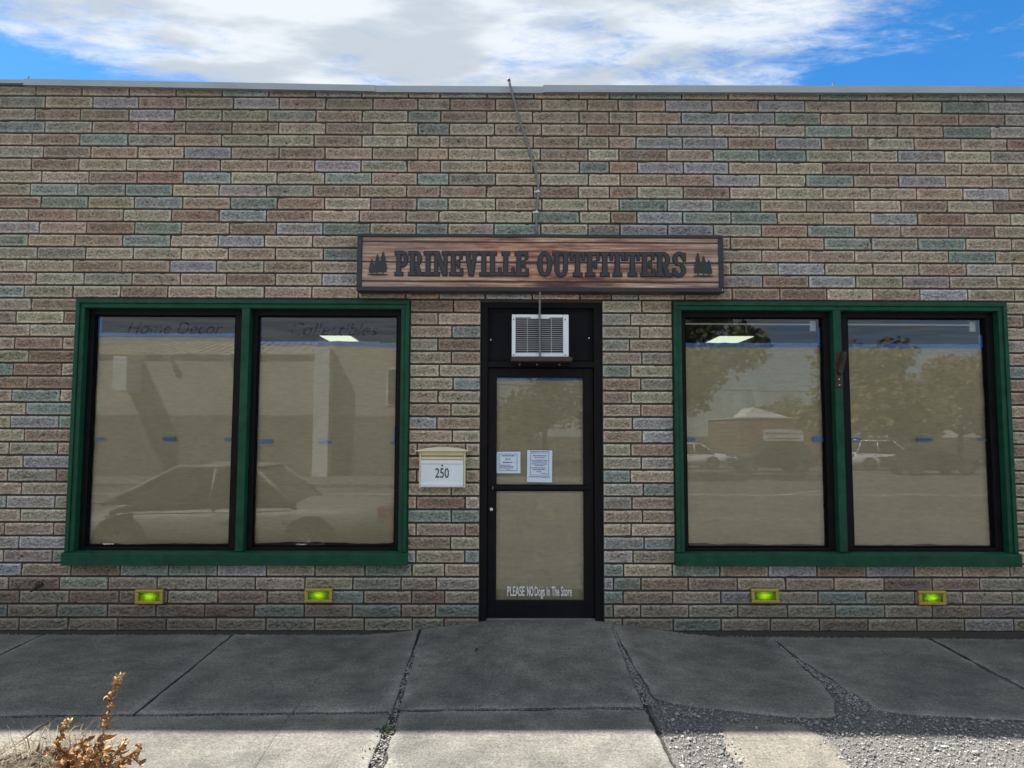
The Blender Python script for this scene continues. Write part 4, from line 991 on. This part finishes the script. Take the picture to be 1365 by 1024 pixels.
def build_planter():
    cx, cy, zb, zt, r = -1.765, -3.32, -.105, .395, .315
    o = empty('barrel_planter', (cx, cy, zb), 'dark half-barrel planter at the pavement edge', 'planter')
    m = MB(); m.lathe([(r*.80, zb), (r*.93, zb+.18), (r, zt-.06), (r*1.01, zt), (r*.93, zt), (r*.92, zt-.05)], (cx, cy, 0), 'z', 40); m.build('staves', MAT['barrel'], o, smooth=False)
    for z, k in ((zb+.10, .875), (zt-.10, .992)):
        m = MB(); m.lathe([(r*k, z), (r*k+.006, z), (r*(k+.012)+.006, z+.035), (r*(k+.012), z+.035)], (cx, cy, 0), 'z', 40); m.build('hoop', MAT['rust'], o)
    m = MB(); m.lathe([(r*.925, zt-.045), (r*.6, zt+.01), (r*.3, zt+.03), (.001, zt+.035)], (cx, cy, 0), 'z', 32); m.build('soil', MAT['soil'], o, smooth=True)
    # tussock of dry grass
    m = MB(); rr = random.Random(3)
    for i in range(2000):
        a = rr.uniform(0, 6.28); q = math.sqrt(rr.random())*r*.98; x = cx+q*math.cos(a); y = cy+q*math.sin(a)
        h = zt+.03+.085*max(0, 1-(q/r)**2)*rr.random()+(.03 if x < cx+.05 else 0)*rr.random()
        blade(m, (x, y, h-.02), (rr.gauss(.2*math.cos(a), .8), rr.gauss(.2*math.sin(a), .8), rr.uniform(-.1, .65)), rr.uniform(.05, .13), rr.uniform(.0007, .0019), .5)
    for i in range(90):
        x = cx+rr.uniform(-.06, .24); y = cy+rr.uniform(-.05, .22)
        blade(m, (x, y, zt+.05), (rr.gauss(0, .5), rr.gauss(0, .4), 1), rr.uniform(.08, .16), .0011, .25)
    tag(m.build('dry_grass_clump', MAT['straw']), 'matted clump of pale dry grass filling the barrel planter', 'dry grass')
    # dead plant: rust-orange stems with curled leaves
    p = empty('dead_plant', (cx+.22, cy-.06, zt), 'withered rust-orange plant with curled leaves standing in the barrel planter', 'plant')
    y0 = cy-.07
    X = lambda px, d=2.55: (px-676)/930*d
    Zp = lambda py, d=2.57: CAM_H-(py-578)/930*d
    stems = [[(128, 1040), (138, 1005), (146, 975), (150, 945), (156, 922), (162, 898)], [(118, 1040), (98, 1015), (86, 990), (88, 972), (96, 958)], [(130, 1035), (152, 1008), (166, 992), (174, 978)], [(140, 1030), (165, 1012), (182, 1004), (190, 1016)], [(140, 1030), (168, 1008), (183, 996), (186, 992)], [(125, 1040), (118, 1020), (112, 1000), (110, 990)]]
    sm_ = MB(); lf = MB(); hd = MB(); rr = random.Random(9)
    for si, st in enumerate(stems):
        P = [(X(a), y0+rr.uniform(-.01, .01)+.01*si, Zp(b)) for a, b in st]
        n = len(P); sm_.tube(P, [.0045-.003*i/(n-1) for i in range(n)], 6)
        dens = (30, 24, 15, 8, 6, 18)[si]
        for i in range(n-1):
            A, B = Vector(P[i]), Vector(P[i+1])
            for k in range(dens if i < 3 else int(dens*.75)):
                q = A.lerp(B, rr.random()); big = .040 if i < 2 else .030
                curl_leaf(lf, q, (rr.gauss(0, 1), rr.gauss(0, 1), rr.gauss(.0, .7)), rr.uniform(.4, 1.5)*big, rr.uniform(.25, .8)*big*.8, rr.uniform(1.0, 5.0))
        hd = MB()
        for k in range(16 if si < 2 else 7):
            q = Vector(P[-1])+Vector((rr.gauss(0, .006), rr.gauss(0, .006), rr.uniform(-.022, .006)))
            curl_leaf(hd, q, (rr.gauss(0, .6), rr.gauss(0, .6), 1), rr.uniform(.012, .024), .010, rr.uniform(-1, 2))
        hd.build('seed_head', MAT['palehead'], p, smooth=True)
    for k in range(330):                                     # litter of dead leaves round the base
        q = Vector((X(rr.gauss(130, 24)), y0+rr.gauss(.0, .05), Zp(rr.uniform(985, 1045))))
        if q.x > cx+r*.95: continue
        curl_leaf(lf, q, (rr.gauss(0, 1), rr.gauss(0, 1), rr.gauss(.3, .6)), rr.uniform(.02, .045), rr.uniform(.012, .026), rr.uniform(.8, 3.8))
    sm_.build('stems', MAT['rustleaf'], p); lf.build('leaves', MAT['rustleaf'], p)
build_planter()
def build_weeds():
    rr = random.Random(14)
    for (x, y, n, s, lab) in ((-.715, -1.80, 34, .030, 'small green weed growing in the open pavement joint'), (-.735, -2.02, 16, .024, 'tiny second weed lower in the open pavement joint')):
        m = MB(); z = float(gz(x, y))-.012
        for k in range(n):
            curl_leaf(m, (x+rr.gauss(0, .022), y+rr.gauss(0, .04), z+rr.random()*.012), (rr.gauss(0, 1), rr.gauss(0, .8), rr.uniform(.1, .9)), rr.uniform(.5, 1.3)*s, s*.4, rr.uniform(-.5, 1.5))
        tag(m.build('weed', MAT['weed']), lab, 'weed', 'weeds in the pavement joint')
build_weeds()

# ------------------------------------------------------------------ across the street (seen in the glass)
def tree(x, y, h, r, matn, seed, label, leaves=5200, zg=-.35, low=.06):
    rr = random.Random(seed); o = empty('tree', (x, y, zg), label, 'tree', 'trees across the street')
    m = MB(); base = Vector((x, y, zg-.1)); fork = Vector((x+rr.uniform(-.2, .2), y, zg+h*.28))
    m.tube([base, base.lerp(fork, .5)+Vector((.05, 0, 0)), fork], [h*.032, h*.026, h*.022], 10)
    clumps = []
    for k in range(13):
        a = rr.uniform(0, 6.28); e = rr.uniform(.1, 1.0); R_ = r*rr.uniform(.35, .80)
        tip = Vector((x+R_*math.cos(a), y+R_*math.sin(a), zg+h*(low+.12)+(h*(.83-low))*e))
        if e > .75: tip.x = x+(tip.x-x)*.55; tip.y = y+(tip.y-y)*.55
        mid = fork.lerp(tip, .5)+Vector((rr.uniform(-.3, .3), rr.uniform(-.3, .3), .3))
        m.tube([fork, mid, tip], [h*.014, h*.008, h*.003], 6); clumps.append((tip, r*rr.uniform(.28, .48)))
        clumps.append((mid+Vector((rr.uniform(-.5, .5), rr.uniform(-.5, .5), rr.uniform(0, .6))), r*rr.uniform(.22, .36)))
    m.build('trunk', MAT['trunk'], o)
    n = int(leaves*1.25); cs = np.array([list(c[0]) for c in clumps]); rs = np.array([c[1] for c in clumps]); rg = np.random.default_rng(seed)
    i = rg.integers(0, len(cs), n); dv = rg.normal(size=(n, 3)); dv /= np.linalg.norm(dv, axis=1)[:, None]
    pos = cs[i]+dv*(rs[i]*rg.random(n)**.45)[:, None]*np.array([1, 1, .8])
    a = rg.normal(size=(n, 3)); a /= np.linalg.norm(a, axis=1)[:, None]; b = np.cross(a, rg.normal(size=(n, 3))); b /= np.linalg.norm(b, axis=1)[:, None]
    s = (rg.uniform(.5, 1.2, n)*r*.045)[:, None]
    V = np.stack([pos-a*s, pos-b*s*.6, pos+a*s, pos+b*s*.6], 1).reshape(-1, 3); F = np.arange(4*n).reshape(-1, 4)
    link('crown', np_mesh('crown', V, F, False), MAT[matn], o)
def build_far_side():
    b = empty('block_building', (-10, -24, -.35), 'low cream block building with tan metal roof across the street, mirrored in the left window', 'building')
    m = MB(); m.box(-18.6, -8.2, -34, -24, 2.45, 5.1); m.box(-8.2, -2.9, -34, -23.9, 2.45, 5.75); m.build('wall', MAT['cream_block'], b)
    m = MB(); m.box(-18.62, -8.2, -34, -23.97, -.4, 2.45); m.box(-8.2, -2.9, -34, -23.87, -.4, 2.45); m.build('painted_base', MAT['taupe'], b)
    m = MB(); m.box(-8.15, -7.5, -23.86, -23.2, -.4, 5.3); m.build('pilaster', MAT['whitepaint'], b)
    m = MB(); m.add([(-19, -23.9, 5.12), (-8.2, -23.9, 5.12), (-8.2, -25.6, 5.85), (-17.4, -25.6, 5.85), (-19, -33, 5.12), (-17.4, -31, 5.85), (-8.2, -31, 5.85), (-19, -23.9, 5.05), (-8.2, -23.9, 5.05), (-19, -33, 5.05)], [(0, 1, 2, 3), (0, 3, 5, 4), (3, 2, 6, 5), (7, 8, 1, 0), (9, 7, 0, 4)])
    for i in range(26):
        x = -17.4+i*.355; m.tube([(x-1.2*(1-i/26), -23.9, 5.14), (x, -25.6, 5.87)], .022, 4)
    m.build('roof', MAT['metalroof'], b)
    for x0, x1, z0, z1 in ((-5.2, -4.2, 2.9, 4.5),):
        m = MB(); m.box(x0, x1, -23.9, -23.86, z0, z1); w = m.build('window', MAT['whitepaint'], b); m = MB(); m.box(x0+.08, x1-.08, -23.859, -23.84, z0+.08, z1-.08); m.build('pane', MAT['carglass'], w)
    m = MB(); m.box(-16.35, -15.75, -23.97, -22.7, 3.4, 4.85); tag(m.build('blade_sign', MAT['whitepaint'], bevel=.03), 'blank white blade sign on the cream block building', 'sign')
    for x in (-14.6, -12.0):
        m = MB(); m.lathe([(.02, -23.98), (.10, -23.9), (.16, -23.72), (.14, -23.70)], (x, 0, 4.95), 'y', 14); tag(m.build('flood_lamp', MAT['whitepaint']), 'round flood lamp under the eave of the block building', 'lamp', 'eave lamps on the block building')
    r = empty('brick_building', (25, -56, -.35), 'low red brick building with a white gable and banner, mirrored in the right window', 'building')
    m = MB(); m.box(20.8, 31, -66, -56, -.4, 3.15); m.build('wall', MAT['redbrick'], r)
    m = MB(); m.box(20.7, 31.1, -66.1, -55.9, 3.15, 3.27); m.build('roof', MAT['whitepaint'], r)
    m = MB(); m.prism_xz([(21.4, 3.275), (25.6, 3.275), (22.4, 4.15)][::-1], -60, -57); m.build('gable', MAT['whitepaint'], r)
    o = empty('banner', (24.6, -55.9, 1.1), 'white banner with dark script on the brick building', 'banner')
    m = MB(); m.box(22.8, 26.4, -55.98, -55.93, 1.12, 2.12); m.build('cloth', MAT['whitepaint'], o)
    m = MB(); rr = random.Random(2)
    for z, h, a, c in ((1.68, .22, 23.0, 26.2), (1.30, .13, 23.1, 26.0)):
        x = a
        while x < c: m.tube([(x, -55.92, z+rr.uniform(0, h*.3)), (x+.06, -55.92, z+h*rr.uniform(.6, 1)), (x+.12, -55.92, z+rr.uniform(0, h*.3))], .022, 4); x += rr.uniform(.13, .19)
    m.build('script', MAT['ink'], o)
    tree(8.0, -26, 11, 4.2, 'foliage', 4, 'tall dense green tree mirrored in the left pane of the right window', 9000)
    tree(23.8, -40, 8.0, 4.8, 'autumn', 8, 'broad yellowing tree mirrored in the right pane of the right window', 11000)
    tree(30.5, -41, 7.4, 4.4, 'autumn', 15, 'second yellowing tree further right in the mirrored car park', 7000)
    tree(27.0, -62, 5.6, 3.6, 'foliage', 23, 'small green tree beyond the brick building roof', 4000)
    tree(40, -46, 8.5, 5.0, 'foliage', 31, 'green tree at the far right of the mirrored car park', 5000)
    tree(2.6, -44, 8.0, 4.6, 'foliage', 37, 'green tree behind the far end of the block building', 5000)
    p = empty('utility_pole', (29.6, -54, -.4), 'wooden utility pole with crossarm beside the brick building', 'utility pole')
    m = MB(); m.tube([(28.3, -53, -.5), (28.3, -53, 5.6)], [.14, .10], 10); m.build('pole', MAT['polewood'], p)
    m = MB(); m.box(27.2, 29.4, -53.2, -53.1, 5.1, 5.22); m.box(27.7, 28.9, -53.2, -53.1, 4.5, 4.6); m.build('crossarm', MAT['polewood'], p)
    for k, x in enumerate((27.4, 29.2)):
        m = MB(); m.tube([(x+(t-.35)*90, -53.15+(t-.35)*6, 5.3-3.2*t*(1-t)+.75) for t in np.linspace(0, 1, 20)], .02, 5); tag(m.build('power_line', MAT['ink']), ('upper' if k else 'lower')+' power line strung past the utility pole', 'power line', 'power lines over the car park')
    far = MB()
build_far_side()

def car(x, y, rz, body, L, Hh, suv, label, zg=-.27, detail=False, gh=None):
    o = empty('parked_car', (0, 0, 0), label, 'car', 'cars parked across the street' if not detail else None)
    W = .90; wb = L*.58; fx = L*.5-.90; rx = fx-wb; wr_ = .335
    belt = .92 if not suv else 1.02
    # side profile stations: x, lower z, upper z (bonnet, belt, boot), half width
    st = [(L*.5, .42, .58, .60), (L*.5-.06, .26, .70, .76), (L*.5-.35, .20, .80 if not suv else .90, .86), (fx-.35, .20, belt-.03, W), (0, .20, belt, W), (rx-.2, .22, belt+.02, W), (-L*.5+.30, .26, belt+(.0 if not suv else .05), .87), (-L*.5+.05, .32, belt-.06, .80), (-L*.5, .45, belt-.25, .66)]
    V = []; F = []; K = 14
    for sx_, z0, z1, w in st:
        for k in range(K):
            a = 2*math.pi*k/K; c, s = math.cos(a), math.sin(a)
            px = math.copysign(abs(c)**.38, c)*w; pz = math.copysign(abs(s)**.55, s)
            V.append((sx_, px*(1-.06*max(0, pz)), (z0+z1)/2+pz*(z1-z0)/2))
    for i in range(len(st)-1):
        for k in range(K): F.append((i*K+k, (i+1)*K+k, (i+1)*K+(k+1) % K, i*K+(k+1) % K))
    F += [tuple(range(K)), tuple(range((len(st)-1)*K+K-1, (len(st)-1)*K-1, -1))]
    m = MB(); m.add(V, F); bd = m.build('body', MAT[body], o, smooth=True); sb = bd.modifiers.new('s', 'SUBSURF'); sb.levels = 1; sb.render_levels = 2
    # greenhouse
    wx0 = fx-.45; wx1 = wx0-.75; bx1 = -L*.5+(.85 if not suv else .35); bx0 = bx1+(.75 if not suv else .35)
    bz = belt-.03; rw = .62
    if gh: wx0, wx1, bx0, bx1 = gh
    ring = lambda xx, z, w: [(xx, -w, z), (xx, w, z)]
    g = MB(); v = ring(wx0, bz, .80)+ring(wx1, Hh-.05, rw)+ring(bx0+.0, Hh-.04, rw)+ring(bx1, bz+.02, .78)
    g.add(v, [(0, 1, 3, 2), (4, 5, 7, 6), (0, 2, 4, 6), (1, 7, 5, 3)]); g.build('window', MAT['carglass'], o)
    g = MB()
    def bar(p, q, t=.035): g.tube([p, q], t, 6)
    for s in (-1, 1):
        bar((wx0, s*.81, bz), (wx1, s*(rw+.01), Hh-.04)); bar((bx1, s*.79, bz), (bx0, s*(rw+.01), Hh-.04)); xm = (wx1+bx0)/2; bar((xm, s*.81, bz), (xm, s*(rw+.012), Hh-.04), .03); bar((wx1, s*(rw+.01), Hh-.03), (bx0, s*(rw+.01), Hh-.03), .035)
    g.add([(wx1+.05, -rw, Hh-.04), (wx1+.05, rw, Hh-.04), (bx0-.05, rw, Hh-.03), (bx0-.05, -rw, Hh-.03), ((wx1+bx0)/2, -rw*.9, Hh+.015), ((wx1+bx0)/2, rw*.9, Hh+.015)], [(0, 1, 5, 4), (4, 5, 2, 3), (0, 4, 3), (1, 2, 5)])
    g.build('roof', MAT[body], o, smooth=True)
    for wx in (fx, rx):
        for s in (-1, 1):
            m = MB(); yy = s*(W-.20)
            pr = [(.20, 0), (.30, .0), (wr_, .03), (wr_, .18), (.31, .215), (.22, .215)]
            m.lathe([(r, h if s > 0 else -h) for r, h in pr], (wx, yy, wr_), 'y', 28); t = m.build('wheel', MAT['tyre'], o, smooth=True)
            m = MB(); y2 = yy+s*.205
            m.lathe([(.0, 0), (.05, s*.004), (.055, 0)], (wx, y2, wr_), 'y', 16); m.lathe([(.195, -s*.01), (.205, s*.006), (.222, s*.006), (.224, -s*.01)], (wx, y2, wr_), 'y', 28)
            for k in range(10):
                a = 2*math.pi*k/10; m.tube([(wx+.04*math.cos(a), y2, wr_+.04*math.sin(a)), (wx+.20*math.cos(a), y2, wr_+.20*math.sin(a))], .014, 5)
            m.build('rim', MAT['rim'], t)
            m = MB(); m.lathe([(wr_+.075, s*.0), (wr_+.06, s*.03), (0, s*.03)], (wx, s*(W-.024), wr_+.005), 'y', 28); m.build('wheel_arch', MAT['tyre'], o)
    for s in (-1, 1):
        m = MB(); m.lathe([(.0, .06), (.09, .04), (.13, -.02)], (0, 0, 0), 'z', 12); m.v = [(L*.5-.16+z*1.6, s*.62+yv*1.2, .68+(.07 if suv else 0)+xv*.6) for xv, yv, z in m.v]; m.build('headlight', MAT['lampglass'], o)
        m = MB(); m.box(-L*.5+.02, -L*.5+.16, min(s*.55, s*.80), max(s*.55, s*.80), belt-.20, belt-.06); m.build('tail_light', MAT['redlamp'], o, bevel=.02)
        m = MB(); m.box(wx0-.32, wx0-.14, min(s*.86, s*1.0), max(s*.86, s*1.0), belt+.0, belt+.13); m.build('mirror', MAT[body], o, bevel=.03)
        for hx in (-.05, -1.0): 
            m = MB(); m.tube([(hx, s*(W+.0), belt-.17), (hx+.09, s*(W+.03), belt-.165), (hx+.18, s*(W+.0), belt-.17)], .013, 6); m.build('handle', MAT['chrome'], o)
        m = MB(); m.tube([(wx0+.1, s*.845, belt-.005), (0, s*.87, belt+.012), (bx1+.1, s*.845, belt+.02)], .010, 6); m.build('trim_strip', MAT['tyre'], o)
    o.rotation_euler.z = rz; o.location = (x, y, zg)
car(-4.15, -5.02, math.pi, 'cartaupe', 4.8, 1.47, False, 'grey sedan parked at the kerb, mirrored in the left window', zg=-.27, detail=True, gh=(1.80, .78, -.35, -1.0))
car(14.4, -32, math.pi, 'cargrey', 4.6, 1.68, True, 'dark grey estate parked before the brick building', zg=-.345)
car(21.8, -34.2, 0, 'carwhite', 4.6, 1.72, True, 'white sport utility car parked under the yellowing tree', zg=-.345)
car(21.9, -30, 0, 'carblack', 4.5, 1.40, False, 'black sedan parked in front of the white car', zg=-.345)
car(10.6, -35, math.pi, 'carwhite', 4.5, 1.5, False, 'white car parked left of the dark estate', zg=-.345)
